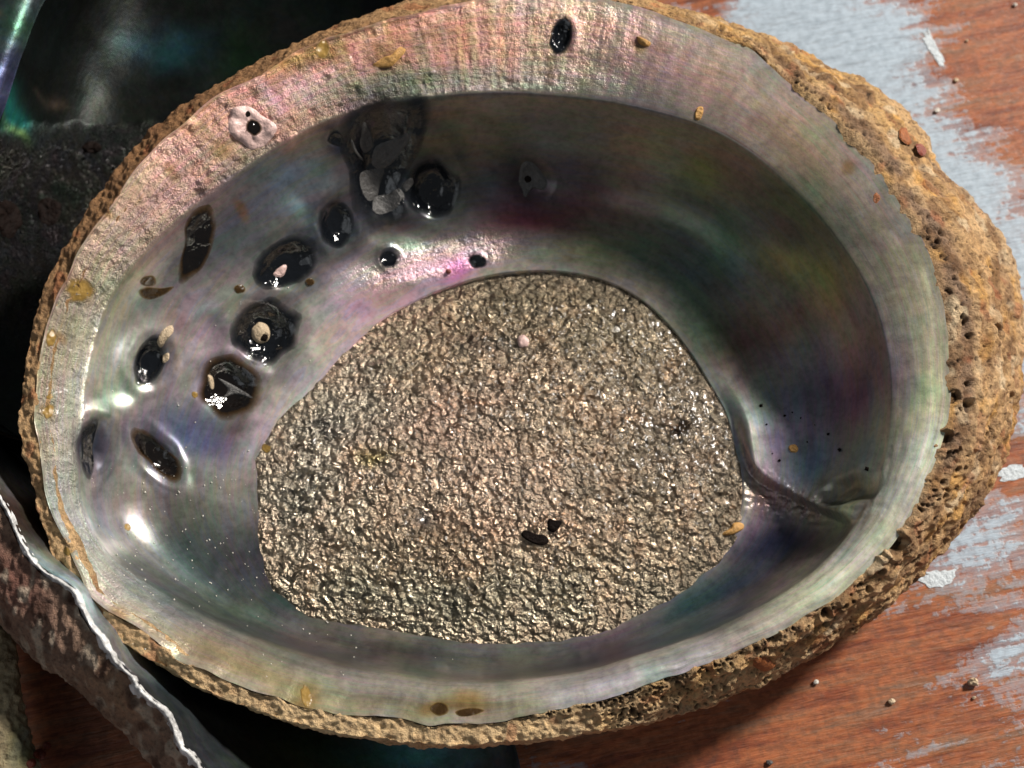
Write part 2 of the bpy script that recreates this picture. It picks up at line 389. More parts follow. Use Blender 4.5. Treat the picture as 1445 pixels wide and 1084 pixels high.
def njit(th):
    q = np.stack([np.cos(th), np.sin(th), 0 * th], 1)
    return (6.0 + 5.0 * (q[:, 0] < -0.2)) * perlin(q, 7, 11) + 4.0 * perlin(q, 21, 12) + 2.5 * perlin(q, 60, 13)
RN, _ = ring(N_OUT, dr=njit(TH)); RL, _ = ring(L_IN)
deg = np.degrees(TH)                                   # pixel angles: 0 right, 90 down, -90 up
def angw(c, w):                                        # smooth bump around a direction
    d = (deg - c + 180) % 360 - 180; return np.exp(-(d / w) ** 2)
zK = 1.30 + 0.10 * angw(0, 60)
RK, _ = ring(K_SC, z=zK)
step = 0.15 * angw(-95, 50) + 0.03 * angw(-20, 40) - 0.03 * angw(110, 70)   # lining above or below the scar's edge
RKn = RK.copy(); RKn[:, 2] += step
RKi, _ = ring(K_SC, z=zK - 0.35, dr=-16)
steep = 1.25 + 2.6 * angw(-70, 55) + 2.0 * angw(0, 45) + 1.1 * angw(60, 45) + 0.9 * angw(110, 40) + 6.5 * angw(162, 26)
bulge = 0.08 - 0.08 * angw(-35, 50) + 0.17 * angw(45, 48)
n1, n2 = 100, 190
rows = []
for f in np.linspace(0, 1, n1, endpoint=False):
    p = RN + (RL - RN) * f; p[:, 2] += bulge * math.sin(math.pi * f) * 0.9; rows.append(p)
for f in 1 - np.linspace(0, 1, n2) ** 1.25:            # from the lip (1) to the scar (0)
    p = RKn + (RL - RKn) * f; p[:, 2] = RKn[:, 2] + (RL[:, 2] - RKn[:, 2]) * f ** steep; rows.append(p)
G = np.array(rows)
G = gsm(G, 2.2, 0); G = gsm(G, 4, 1, True)
sw = np.clip(angw(185, 50) + angw(120, 50), 0, 1)[None, :, None]; G = G * (1 - sw) + gsm(G, 14, 0) * sw
for f in np.linspace(0.2, 1, 8):                       # dive under the scar
    G = np.concatenate([G, (RKn + (RKi - RKn) * f ** 1.2)[None]])
G[-8:, :, 2] = RKn[None, :, 2] + (RKi[None, :, 2] - RKn[None, :, 2]) * (np.linspace(0.2, 1, 8)[:, None] ** 0.7)
NU = len(G)
tpos = np.concatenate([np.linspace(0, 1, n1, endpoint=False), 1 + np.linspace(0, 1, n2), np.full(8, 2.0)])[:, None] * np.ones((1, NT))
FLAT0 = G.reshape(-1, 3).copy()
PU, PV = proj(FLAT0)
def near(u, v):
    return FLAT0[np.argmin((PU - u) ** 2 + (PV - v) ** 2)]
def edist(Pts, u, v, ru, rv, rot=0, c=None):
    """distance to an ellipse lying on the shell, 1 on its outline (radii given in picture pixels, kept in cm)"""
    c = near(u, v) if c is None else c; k = 1 / PXCM; a = R(-rot)
    d = Pts[:, :2] - c[:2]
    x = d[:, 0] * math.cos(a) + d[:, 1] * math.sin(a); y = -d[:, 0] * math.sin(a) + d[:, 1] * math.cos(a)
    return np.hypot(x / (ru * k), y / (rv * k))

Nrm = normals(G); 
if Nrm[150, :, 2].mean() < 0: Nrm = -Nrm
Nf = Nrm.reshape(-1, 3)
H = np.zeros(len(FLAT0))
tf = tpos.ravel(); shelf = 1 - sstep(0.85, 1.05, tf)
thf = np.tile(deg, NU)
def ang(c, w): d = (thf - c + 180) % 360 - 180; return np.exp(-(d / w) ** 2)
# undulation, growth folds, gritty inner lip
H += 0.05 * fbm(FLAT0, 0.55, 2, 3) * sstep(2.0, 1.8, tf)
wall = sstep(1.0, 1.15, tf) * sstep(2.0, 1.9, tf)
ridge_c = np.stack([thf * 0.09, tf * 0.8, 0 * tf], 1)
H += shelf * (0.35 + ang(-110, 60)) * 0.020 * perlin(np.stack([thf * 0.55, tf * 1.3, 0 * tf], 1), 1.0, 9)
gritm = shelf * np.clip(1.2 * ang(-150, 32) + 0.75 * ang(-105, 26) + 0.25 * ang(175, 20), 0, 1) * sstep(0.0, 0.08, tf)
H += gritm * (0.055 * perlin(FLAT0, 2.1, 20) + 0.045 * perlin(FLAT0, 5.0, 21) + 0.024 * perlin(FLAT0, 11, 22))
H += shelf * ang(-100, 24) * 0.013 * perlin(np.stack([thf * 2.2, tf * 2.0, 0 * tf], 1), 1.0, 31)
# right and lower rim: terraces
H += (1 - sstep(0.9, 1.1, tf)) * ang(25, 60) * 0.016 * perlin(np.stack([thf * 0.25, tf * 7, 0 * tf], 1), 1.0, 41)
# bar of nacre carrying the row of pores, and hollow above it
H += wall * 0.10 * np.exp(-np.minimum(edist(FLAT0, 320, 470, 250, 50, -47), 4) ** 2)
H -= wall * 0.10 * np.exp(-np.minimum(edist(FLAT0, 240, 400, 190, 28, -47), 4) ** 2)
H += wall * 0.17 * np.exp(-edist(FLAT0, 575, 385, 120, 36, -25) ** 2)
H += 0.09 * np.exp(-edist(FLAT0, 300, 425, 110, 16, -36) ** 2) * wall
H += 0.09 * np.exp(-edist(FLAT0, 175, 575, 80, 16, -38) ** 2) * wall
H += 0.035 * np.exp(-edist(FLAT0, 265, 700, 80, 18, 12) ** 2) * wall
H -= 0.06 * np.exp(-edist(FLAT0, 215, 745, 60, 40, 10) ** 2) * wall
H += 0.06 * np.exp(-edist(FLAT0, 440, 285, 70, 12, -35) ** 2) * wall
pk = np.exp(-np.minimum(edist(FLAT0, 612, 372, 95, 26, -14), 4) ** 2) * wall
H += pk * (0.035 * perlin(FLAT0, 3.2, 55) + 0.012 * perlin(FLAT0, 9, 56))
# pores: (u, v, ru, rv, rot, depth, collar)
PORES = [(540,232,46,72,8,0.22,0.05),(610,266,38,38,0,0.20,0.09),(472,196,10,10,0,0.03,0.0),(474,314,24,30,20,0.09,0.06),
 (400,372,48,28,-32,0.14,0.07),(373,468,46,42,-10,0.18,0.08),(322,545,40,36,0,0.12,0.06),(213,510,21,34,25,0.16,0.05),
 (128,632,15,38,8,0.10,0.05),(221,640,20,40,-38,0.12,0.07),(548,366,13,13,0,0.05,0.03),(674,366,16,15,0,-0.06,0.02),
 (793,50,15,23,10,0.15,0.05),(357,182,36,30,20,0.06,0.04),(752,258,34,30,0,0.08,0.0),(1200,700,38,26,-25,0.20,0.0)]
PN = perlin(FLAT0, 1.4, 57)
EW_ = FLAT0 + 0.05 * np.stack([perlin(FLAT0, 2.5, 58), perlin(FLAT0, 2.5, 59), 0 * tf], 1)
for (u, v, a, b_, rt, dep, colr) in PORES:
    e = edist(EW_, u, v, a, b_, rt)
    H -= dep * (1 - sstep(0.35, 1.05, e)) * (1 if dep > 0 else 1)
    H += colr * (0.55 + 0.9 * PN) * np.exp(-((e - 1.40) / 0.34) ** 2)
# spire lobe on the right: a step along its free edge
edge = cat_rom([(1010,560),(1030,602),(1058,668),(1108,702),(1176,734),(1215,742)], 160, False)
EW = np.array([near(u, v) for u, v in edge])
d2 = np.full(len(FLAT0), 1e9); side = np.zeros(len(FLAT0))
for k in range(len(EW) - 1):
    d = FLAT0[:, :2] - EW[k, :2]; q = (d ** 2).sum(1); t = EW[min(k + 3, len(EW) - 1), :2] - EW[max(k - 3, 0), :2]; t = t / (np.linalg.norm(t) + 1e-9)
    better = q < d2; d2[better] = q[better]; side[better] = (d[:, 0] * (-t[1]) + d[:, 1] * t[0])[better]
dist = np.sqrt(d2); sgn = np.sign(side)
near_edge = np.exp(-(dist / 1.6) ** 2)
fade = wall * sstep(*[float(q) for q in (at(1000, 520, 1.5)[1], at(1040, 620, 1.5)[1])], FLAT0[:, 1])
H += fade * near_edge * np.where(sgn > 0, 0.25 * sstep(0.0, 0.12, dist), -0.03)
rag = np.exp(-np.minimum(edist(FLAT0, 1115, 712, 75, 22, 22), 4) ** 2)
H += rag * (0.06 * perlin(FLAT0 * [1, 2.2, 1], 4.5, 51) + 0.03 * perlin(FLAT0, 11, 52) + 0.06)
V = FLAT0 + Nf * H[:, None]

# nacre colour: broad hue fields and stains, with some light and shade painted in
W = FLAT0 + 0.22 * np.stack([perlin(FLAT0, 1.3, 61), perlin(FLAT0, 1.3, 62), 0 * tf], 1)
colv = np.tile(np.array([0.46, 0.45, 0.40]), (len(V), 1))
def tint(u, v, ru, rv, rot, c, a=1.0, p=2.0, cen=None):
    global colv
    w = a * np.exp(-np.minimum(edist(W, u, v, ru, rv, rot, cen), 5) ** p)[:, None]
    colv = colv * (1 - w) + np.array(c) * w
tint(330,200,330,110,-40,(0.92,0.53,0.38)); tint(150,330,150,60,-50,(0.88,0.62,0.48)); tint(480,110,120,50,-15,(0.90,0.54,0.48)); tint(250,250,70,40,-40,(0.95,0.64,0.58),0.7); tint(420,85,60,22,-20,(0.62,0.40,0.14),0.8); tint(430,130,50,16,-15,(0.90,0.60,0.70),0.7); tint(190,270,30,20,-40,(0.50,0.34,0.20),0.7); tint(560,110,60,14,-10,(0.55,0.80,0.55),0.7); tint(280,180,26,20,0,(0.45,0.33,0.22),0.6)
tint(640,60,150,75,0,(0.70,0.42,0.30)); tint(800,60,120,60,0,(0.60,0.40,0.32)); tint(560,125,130,16,-8,(0.50,0.55,0.40),0.8)
tint(960,110,160,60,20,(0.50,0.34,0.31)); tint(1120,210,130,60,42,(0.50,0.375,0.28)); tint(1225,320,60,90,-30,(0.38,0.33,0.29))
tint(1290,430,45,110,-8,(0.52,0.50,0.37)); tint(1300,560,40,110,0,(0.72,0.76,0.46)); tint(1285,650,40,80,25,(0.84,0.88,0.70)); tint(1275,520,14,60,0,(0.78,0.66,0.64),0.7)
tint(1180,800,130,36,-42,(0.92,0.94,0.78)); tint(950,940,190,26,-18,(0.90,0.88,0.92)); tint(1060,893,60,14,-25,(0.92,0.76,0.76),0.6); tint(1120,870,90,22,-30,(0.60,0.62,0.46),0.7)
tint(620,1000,190,22,2,(0.34,0.32,0.21)); tint(330,935,170,26,24,(0.38,0.31,0.19)); tint(60,600,36,170,0,(0.62,0.47,0.30),0.8)
tint(140,480,70,180,15,(0.47,0.47,0.37)); tint(100,720,50,70,0,(0.56,0.62,0.54)); tint(95,745,26,26,0,(0.8,0.84,0.82))  # the small pale spot by the left rim is a painted highlight
tint(380,530,180,120,-45,(0.98,0.93,0.88)); tint(300,440,150,34,-38,(0.92,0.90,0.86),0.9); tint(180,690,110,60,10,(0.58,0.59,0.52),0.8)  # whites raised to paint sheen into the left wall
tint(390,270,130,60,-30,(0.15,0.165,0.175)); tint(300,345,110,40,-40,(0.19,0.205,0.21)); tint(430,250,70,22,-30,(0.30,0.42,0.40),0.7)  # darks lowered against those whites, painting the sheen's contrast
tint(290,620,70,40,20,(0.16,0.15,0.30),0.9); tint(250,600,44,26,20,(0.10,0.17,0.26),0.8); tint(330,600,30,26,0,(0.20,0.12,0.06),0.7); tint(420,520,30,24,0,(0.25,0.32,0.48),0.6)
tint(190,610,40,26,0,(0.42,0.36,0.46),0.6); tint(300,690,120,34,10,(0.50,0.45,0.42),0.7)
tint(555,425,140,46,-28,(0.95,0.73,0.76)); tint(615,372,80,28,-12,(0.98,0.80,0.84)); tint(645,383,30,18,-20,(0.90,0.34,0.66),0.9); tint(500,425,40,26,-30,(0.95,0.66,0.74),0.7); tint(585,352,30,10,-10,(0.60,0.85,0.72),0.6); tint(560,345,24,12,0,(0.45,0.62,0.52),0.8)  # pink-white patches paint the glare above the scar into the colour
tint(250,780,160,70,15,(0.15,0.17,0.165)); tint(390,800,120,70,10,(0.12,0.12,0.14)); tint(310,860,160,46,24,(0.11,0.14,0.13)); tint(400,850,50,26,0,(0.08,0.15,0.14),0.8)  # floor colour darkened to hold down the key lamp's highlight
tint(560,925,220,42,3,(0.085,0.08,0.075)); tint(820,930,170,40,-10,(0.08,0.078,0.08)); tint(1020,840,140,50,-35,(0.06,0.09,0.11)); tint(1090,770,80,34,-10,(0.045,0.055,0.09)); tint(960,860,50,30,-25,(0.05,0.12,0.11),0.8)  # near-black tints paint a dark reflection into the lower floor
tint(700,200,170,70,0,(0.25,0.25,0.22)); tint(870,170,150,34,10,(0.24,0.24,0.22)); tint(850,280,170,60,5,(0.10,0.08,0.08)); tint(740,255,60,44,0,(0.05,0.05,0.05),0.9)  # upper wall darkened, painting the shade under the lip deeper
tint(740,312,120,30,0,(0.20,0.07,0.075)); tint(960,300,110,50,20,(0.12,0.09,0.09)); tint(930,215,60,26,20,(0.38,0.38,0.34)); tint(990,250,60,20,30,(0.28,0.30,0.14)); tint(900,240,50,30,10,(0.30,0.19,0.17),0.6)  # painted shade goes on here; the pale smear paints a faint reflection
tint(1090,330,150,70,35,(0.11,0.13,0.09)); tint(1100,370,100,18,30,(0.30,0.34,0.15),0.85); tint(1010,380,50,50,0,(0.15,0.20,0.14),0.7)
tint(1130,440,60,40,20,(0.30,0.20,0.17),0.8); tint(1050,480,70,56,0,(0.21,0.08,0.10),0.95); tint(1170,560,110,95,0,(0.20,0.145,0.215)); tint(985,455,55,110,-32,(0.11,0.13,0.115),0.95); tint(860,372,170,34,12,(0.13,0.125,0.11),0.9); tint(960,400,70,20,35,(0.20,0.26,0.20),0.5)  # dark tints beside the scar paint the wall's shadow up to its edge
tint(1050,590,50,30,20,(0.20,0.36,0.32),0.7); tint(1100,620,70,50,20,(0.32,0.33,0.42)); tint(1090,660,60,40,30,(0.36,0.39,0.42)); tint(1160,660,40,30,30,(0.22,0.36,0.33),0.8); tint(1120,605,34,18,20,(0.46,0.36,0.46),0.6)
tint(1115,712,78,22,22,(0.34,0.30,0.25),0.9,3.0); tint(1200,694,30,26,0,(0.20,0.15,0.10),0.8); tint(610,300,70,20,0,(0.30,0.32,0.30),0.6); tint(540,320,40,16,0,(0.16,0.13,0.05),0.8)
tint(455,330,60,30,-20,(0.20,0.27,0.36),0.6); tint(430,300,18,12,0,(0.45,0.75,0.72),0.7)
tint(200,748,60,44,10,(0.20,0.22,0.215),0.85)  # darker patch painted in to dim the highlight here
# dark horny discoloration around the pores
for (u, v, a, b_, rt, dep, colr) in PORES[:11]:
    tint(u + 4, v + 2, a * 1.55, b_ * 1.55, rt, (0.035, 0.045, 0.065), 0.92, 2.4)
for (u, v, r_) in ((113,410,22),(75,480,12),(70,585,13),(95,775,10),(150,880,18),(455,75,26),(430,985,24),(618,1000,16),(660,1000,30),(345,300,14),(545,85,24),(905,60,14),(1197,236,12),(240,250,13),(310,210,16),(150,300,10)):
    tint(u, v, r_, r_ * 0.8, 20, (0.30, 0.17, 0.05), 0.6, 4.0)
sk = np.stack([thf * 1.1, tf * 1.6, 0 * tf], 1)
st = shelf * (0.25 + 0.9 * ang(-100, 40))
for ch, sd in ((0, 63), (1, 64), (2, 65)):
    colv[:, ch] *= 1 + 0.16 * st * perlin(sk, 1.0, sd)
bnd = shelf * perlin(np.stack([2 * np.cos(np.radians(thf)), 2 * np.sin(np.radians(thf)), tf * 3.2], 1), 1.0, 69)
colv *= (1 + 0.45 * bnd)[:, None]
bl = 0.7 * wall * (0.35 + 0.3 * ang(-10, 60))
for ch, sd in ((0, 66), (1, 67), (2, 68)):
    colv[:, ch] *= 1 + bl * fbm(FLAT0, 0.7, 3, sd)
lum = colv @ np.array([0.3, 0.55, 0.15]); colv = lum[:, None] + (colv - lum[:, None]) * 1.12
grit = np.clip(gritm * 1.1 + 0.8 * pk + 0.4 * rag + 0.05 * shelf, 0, 1)
thr = np.radians(thf); flow = np.stack([2.2 * np.cos(thr), 2.2 * np.sin(thr), tf * 9.0], 1)
shell = empty('abalone_shell', at(722, 600, 0.0) * [1, 1, 0])
tag(shell, 'large open abalone shell with pearly inside and tan crusted rim, filling the picture', 'shell', 'abalone shells on the table')
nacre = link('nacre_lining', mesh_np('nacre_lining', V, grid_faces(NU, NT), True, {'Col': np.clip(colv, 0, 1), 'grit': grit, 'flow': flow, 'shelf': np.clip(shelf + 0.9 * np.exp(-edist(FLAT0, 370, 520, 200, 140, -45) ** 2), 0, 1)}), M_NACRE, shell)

# ------------------------------------------------------------------ crust around and below
NC = 2200
THc = np.linspace(-np.pi, np.pi, NC, endpoint=False); degc = np.degrees(THc)
def angc(c, w): d = (degc - c + 180) % 360 - 180; return np.exp(-(d / w) ** 2)
CN, _ = ring(N_OUT, THc, dr=njit(THc))
rS, zS = polar(S_OUT, CEN, THc); _, zN = polar(N_OUT, CEN, THc)
flatw = np.clip(angc(110, 48) + angc(165, 30) + 0.6 * angc(-160, 30), 0, 1); zS = zS * (1 - flatw) + (zN - 0.10) * flatw
CS = unproj(CEN[0] + rS * np.cos(THc), CEN[1] + rS * np.sin(THc), zS)
ctr = at(760, 620, 1.0)
rows = []
CNi = CN + (ctr - CN) * 0.026; CNi[:, 2] = CN[:, 2] - 0.10
CNj = CN + (ctr - CN) * 0.010; CNj[:, 2] -= 0.045 + 0.05 * np.clip(angc(-110, 60) + angc(180, 30), 0, 1)
rows += [CNi, CNj]
wS = 0.9 * angc(10, 60) + 0.4 * angc(-40, 35)
for f in np.linspace(0.03, 1, 62):
    p = CN + (CS - CN) * f
    zz = CN[:, 2] + (CS[:, 2] - CN[:, 2]) * f ** (1.0 + 0.9 * np.clip(wS, 0, 1))
    p[:, 2] = zz; rows.append(p)
for f in np.linspace(0, 1, 26)[1:]:
    q = CS.copy(); s = 1 - 0.42 * f ** (1.5 + 1.4 * flatw) * (1 - 0.45 * np.clip(wS, 0, 1)); q[:, :2] = ctr[:2] + (CS[:, :2] - ctr[:2]) * s[:, None]
    q[:, 2] = CS[:, 2] + (0.12 - CS[:, 2]) * f; rows.append(q)
for f in (0.6, 0.3, 0.02):
    q = rows[-1].copy() if f == 0.6 else q.copy(); base = rows[-1]
    q = base.copy(); q[:, :2] = ctr[:2] + (base[:, :2] - ctr[:2]) * f; q[:, 2] = 0.10; rows.append(q)
C = np.array(rows); C[2:-3] = gsm(C[2:-3], 1.5, 0)
NCU = len(C)
Cn = normals(C); 
if (Cn[30] * (C[30] - ctr)).sum() < 0: Cn = -Cn
P0 = C.reshape(-1, 3); Cf = Cn.reshape(-1, 3)
fc = np.repeat(np.concatenate([[0, 0.0], np.linspace(0.03, 1, 62), np.linspace(1.04, 2, 25), [2.1, 2.2, 2.3]]), NC)
tc = np.tile(degc, NCU)
def angf(c, w): d = (tc - c + 180) % 360 - 180; return np.exp(-(d / w) ** 2)
right = np.clip(angf(8, 62) + 0.7 * angf(-45, 25), 0, 1)
rise = (0.6 + 0.4 * sstep(0.0, 0.10, fc)) * sstep(2.05, 1.6, fc)
h = rise * ((0.08 * right + 0.04) * fbm(P0, 1.1, 3, 71) + (0.06 + 0.04 * right) * fbm(P0, 3.6, 3, 72) + 0.028 * perlin(P0, 11, 73))
h += rise * right * 0.05 * (1 - np.abs(perlin(P0 * [1, 1, 1.5], 2.6, 74)) * 2)
lay = perlin(np.stack([np.cos(np.radians(tc)) * 5, np.sin(np.radians(tc)) * 5, fc * 6.5], 1), 1.0, 76)
h += rise * (1 - right) * (0.07 * fbm(P0, 2.3, 2, 81) - 0.03)
h += rise * right * 0.045 * lay + rise * right * 0.035 * perlin(P0, 8, 80)
h += rise * (1 - right) * 0.05 * np.maximum(perlin(P0, 6, 75), 0)
ccol = np.tile(np.array([0.50, 0.35, 0.20]), (len(P0), 1))
def cmixw(w, c):
    global ccol
    ccol = ccol * (1 - w[:, None]) + np.array(c) * w[:, None]
cmixw(np.clip(angf(-52, 18), 0, 1) * 0.9, (0.50, 0.35, 0.16)); cmixw(np.clip(angf(80, 40) + angf(130, 25), 0, 1) * 0.85, (0.78, 0.64, 0.43))
cmixw(np.clip(angf(-140, 35), 0, 1) * 0.8, (0.22, 0.11, 0.05)); cmixw(np.clip(angf(165, 22), 0, 1) * 0.8, (0.68, 0.51, 0.32))
cmixw(np.exp(-((fc - 0.16) / 0.13) ** 2) * np.clip(angf(-32, 26) + 0.8 * angf(0, 16), 0, 1) * 0.9, (0.23, 0.17, 0.14))
cmixw(np.exp(-((fc - 0.12) / 0.1) ** 2) * np.clip(angf(70, 30), 0, 1) * 0.8, (0.14, 0.11, 0.06))
cmixw(sstep(0.75, 1.0, fc) * angf(-25, 10) * 0.8, (0.42, 0.40, 0.35))
cmixw(sstep(0.1, 0.4, perlin(P0, 1.6, 77)) * right * 0.7, (0.60, 0.37, 0.12)); cmixw(sstep(0.12, 0.35, perlin(P0, 1.9, 78)) * right * 0.75, (0.20, 0.12, 0.065)); cmixw(sstep(0.25, 0.45, perlin(P0, 2.4, 82)) * right * 0.8, (0.70, 0.62, 0.48))
cmixw(sstep(0.28, 0.45, perlin(P0, 2.8, 79)) * 0.5 * rise, (0.36, 0.11, 0.05))
cmixw(sstep(0.05, 0.35, lay) * right * 0.6, (0.60, 0.46, 0.30)); cmixw(sstep(0.05, 0.35, -lay) * right * 0.5, (0.27, 0.19, 0.13))
cmixw(sstep(0.2, 0.45, perlin(P0, 5.5, 83)) * right * 0.6, (0.16, 0.09, 0.045))
# pits bored into the crust
idx_ok = np.where((right > 0.35) & (fc > 0.05) & (fc < 1.25))[0]
pits = [(i, 0.022 + 0.05 * random.random() ** 3.5) for i in RNG.choice(idx_ok, 800)]
pits += [(i, 0.016 + 0.014 * random.random()) for i in RNG.choice(idx_ok, 700)]
row_ok = np.where((np.clip(angf(-22, 30) + angf(62, 22), 0, 1) > 0.3) & (fc > 0.04) & (fc < 0.17))[0]
pits += [(i, 0.024 + 0.018 * random.random()) for i in RNG.choice(row_ok, 110)]
pits += [(int(np.argmin((proj(P0)[0] - u) ** 2 + (proj(P0)[1] - v) ** 2 + 1e6 * (fc > 1.2))), r_ / PXCM) for u, v, r_ in
         ((1345,560,9),(1370,575,11),(1335,622,12),(1352,638,8),(1265,770,15),(1290,790,9),(1240,778,8),(1425,562,9),(1405,470,12),(1300,215,13),(1090,900,10),(1165,865,8),(1110,925,8))]
grid3 = P0
order = np.argsort(P0[:, 0]); xs = P0[order, 0]
for i, r_ in pits:
    c = P0[i]; a, b_ = np.searchsorted(xs, (c[0] - 1.6 * r_, c[0] + 1.6 * r_)); sel = order[a:b_]
    d = P0[sel] - c; dd = np.sqrt((d ** 2).sum(1)) / r_
    m_ = dd < 1.6; sel, dd = sel[m_], dd[m_]
    k = 1 - sstep(0.55, 1.15, dd)
    h[sel] -= k * r_ * 1.2; h[sel] += 0.25 * r_ * np.exp(-((dd - 1.3) / 0.2) ** 2)
    w = (1 - sstep(0.5, 1.0, dd))[:, None] * 0.9
    ccol[sel] = ccol[sel] * (1 - w) + np.array([0.035, 0.018, 0.010]) * w
ccol = ccol * np.array([1.08, 0.98, 0.86])
V_CRUST = P0 + Cf * h[:, None]
V_CRUST[:, 2] = np.maximum(V_CRUST[:, 2], 0.012)
crust = link('outer_crust', mesh_np('outer_crust', V_CRUST, grid_faces(NCU, NC), True, {'Col': np.clip(ccol, 0, 1)}), M_CRUST, shell)

# ------------------------------------------------------------------ muscle scar
NS, NR = 900, 230
THs = np.linspace(-np.pi, np.pi, NS, endpoint=False); ds = np.degrees(THs)
SCEN = (705, 650)
def ring2(pts, th, c, s, z):
    r, _ = polar(pts, c, th); r = r * s
    return unproj(c[0] + r * np.cos(th), c[1] + r * np.sin(th), z)
wob = np.interp(ds, np.linspace(-180, 180, 400), (gsm(RNG.normal(0, 1, 400), 1.2) * 0.009 + gsm(RNG.normal(0, 1, 400), 6) * 0.02), period=360)
rows = []
for f in np.linspace(0, 1, NR):
    s = (1 - f) * 1.0 + 0.0015
    zc = 0.72 * math.sin(min(f / 0.8, 1) * math.pi / 2)
    pq, _ = polar(K_SC, SCEN, THs); au = np.degrees(np.arctan2(SCEN[1] + pq * np.sin(THs) - CEN[1], SCEN[0] + pq * np.cos(THs) - CEN[0]))
    z0 = np.interp(au, deg, RKn[:, 2] - np.maximum(step, 0) * 1.1, period=360) - 0.03
    rows.append(ring2(K_SC, THs, SCEN, s * (1.05 + wob * (1 - f) ** 4), z0 * (1 - f) ** 6 + 1.27 * (1 - (1 - f) ** 6) + zc))
# skirt under the edge
low = ring2(K_SC, THs, SCEN, 1.0, np.full(NS, 0.95)); rows = [low, (low + rows[0]) / 2 + 0 * low] + rows
Sg = np.array(rows); P0 = Sg.reshape(-1, 3); NRU = len(rows)
su, sv = proj(P0)
inner = np.repeat(np.concatenate([[0, 0], 0.05 + 0.95 * sstep(0.0, 0.20, np.linspace(0, 1, NR))]), NS)
lft = sstep(640, 430, su) * sstep(470, 600, sv)
A = P0 * np.array([1, 1, 1.0]); wr = A + 0.10 * np.stack([perlin(A, 2.2, 81), perlin(A, 2.2, 82), 0 * su], 1)
iso = perlin(wr, 6.4, 83); iso2 = perlin(wr, 12.5, 84)
an = perlin(wr * [0.5, 1.25, 1], 6.4, 85)
hs = inner * (((1 - lft) * 0.060 * iso + lft * 0.110 * an + 0.040 * iso2 + 0.012 * perlin(wr, 24, 86)) * (0.75 + 0.6 * perlin(A, 1.1, 90)) + 0.10 * fbm(A, 1.0, 3, 87))
for (u, v, ru, rv, d) in ((600, 735, 26, 14, 0.08), (700, 490, 55, 18, 0.05), (640, 745, 90, 50, 0.06), (820, 480, 120, 40, 0.04)):
    hs -= d * np.exp(-np.minimum(edist(P0, u, v, ru, rv, 20, at(u, v, 1.5)), 4) ** 2)
P1 = P0 + np.stack([0.4 * hs * perlin(P0, 3, 88), 0.4 * hs * perlin(P0, 3, 89), hs], 1)
scol = np.tile(np.array([0.55, 0.445, 0.325]), (len(P0), 1))
def stint(u, v, ru, rv, rot, c, a=1.0, p=2.0):
    global scol
    w = a * np.exp(-np.minimum(edist(P0 + 0.2 * np.stack([perlin(P0, 1.5, 91), perlin(P0, 1.5, 92), 0 * su], 1), u, v, ru, rv, rot, at(u, v, 1.5)), 5) ** p)[:, None]
    scol = scol * (1 - w) + np.array(c) * w
stint(700,690,150,90,0,(0.68,0.53,0.42)); stint(430,680,90,120,10,(0.58,0.53,0.44)); stint(680,850,260,50,0,(0.46,0.41,0.31)); stint(960,620,100,130,0,(0.46,0.385,0.30))
stint(700,490,60,18,10,(0.12,0.12,0.12),0.7); stint(600,735,22,14,20,(0.12,0.12,0.13),0.9); stint(460,607,30,14,0,(0.10,0.11,0.14),0.7); stint(957,608,14,13,0,(0.05,0.025,0.012),0.95,4)
stint(620,600,160,60,-20,(0.60,0.47,0.40),0.6); stint(830,470,150,50,10,(0.42,0.36,0.26),0.7); stint(500,560,80,60,-40,(0.66,0.60,0.50),0.7); stint(560,840,110,30,10,(0.36,0.35,0.27),0.7)
stint(530,650,28,12,0,(0.36,0.30,0.10),0.7); stint(790,420,120,24,0,(0.30,0.26,0.18),0.7); stint(630,770,40,40,0,(0.34,0.24,0.16),0.6)
scar = link('muscle_scar', mesh_np('muscle_scar', P1, grid_faces(NRU, NS), True, {'Col': np.clip(scol, 0, 1)}), M_SCAR, shell)

# ------------------------------------------------------------------ finding places on the built surfaces
bpy.context.view_layer.update()
DG = bpy.context.evaluated_depsgraph_get()
def cast(u, v, objs):
    d = Vector(ray(u, v)[0]).normalized(); best = None
    for o in objs:
        im = o.matrix_world.inverted(); org = im @ Vector(EYE * CM)
        ok, loc, nr, _ = o.ray_cast(org, d)
        if ok:
            t = (loc - org).length
            if best is None or t < best[0]: best = (t, np.array(o.matrix_world @ loc) / CM, np.array(nr))
    if best is None: return None, None
    p, n = best[1], best[2]
    if n @ np.array(d) > 0: n = -n
    return p, n
SURF = [nacre, scar, crust, table]

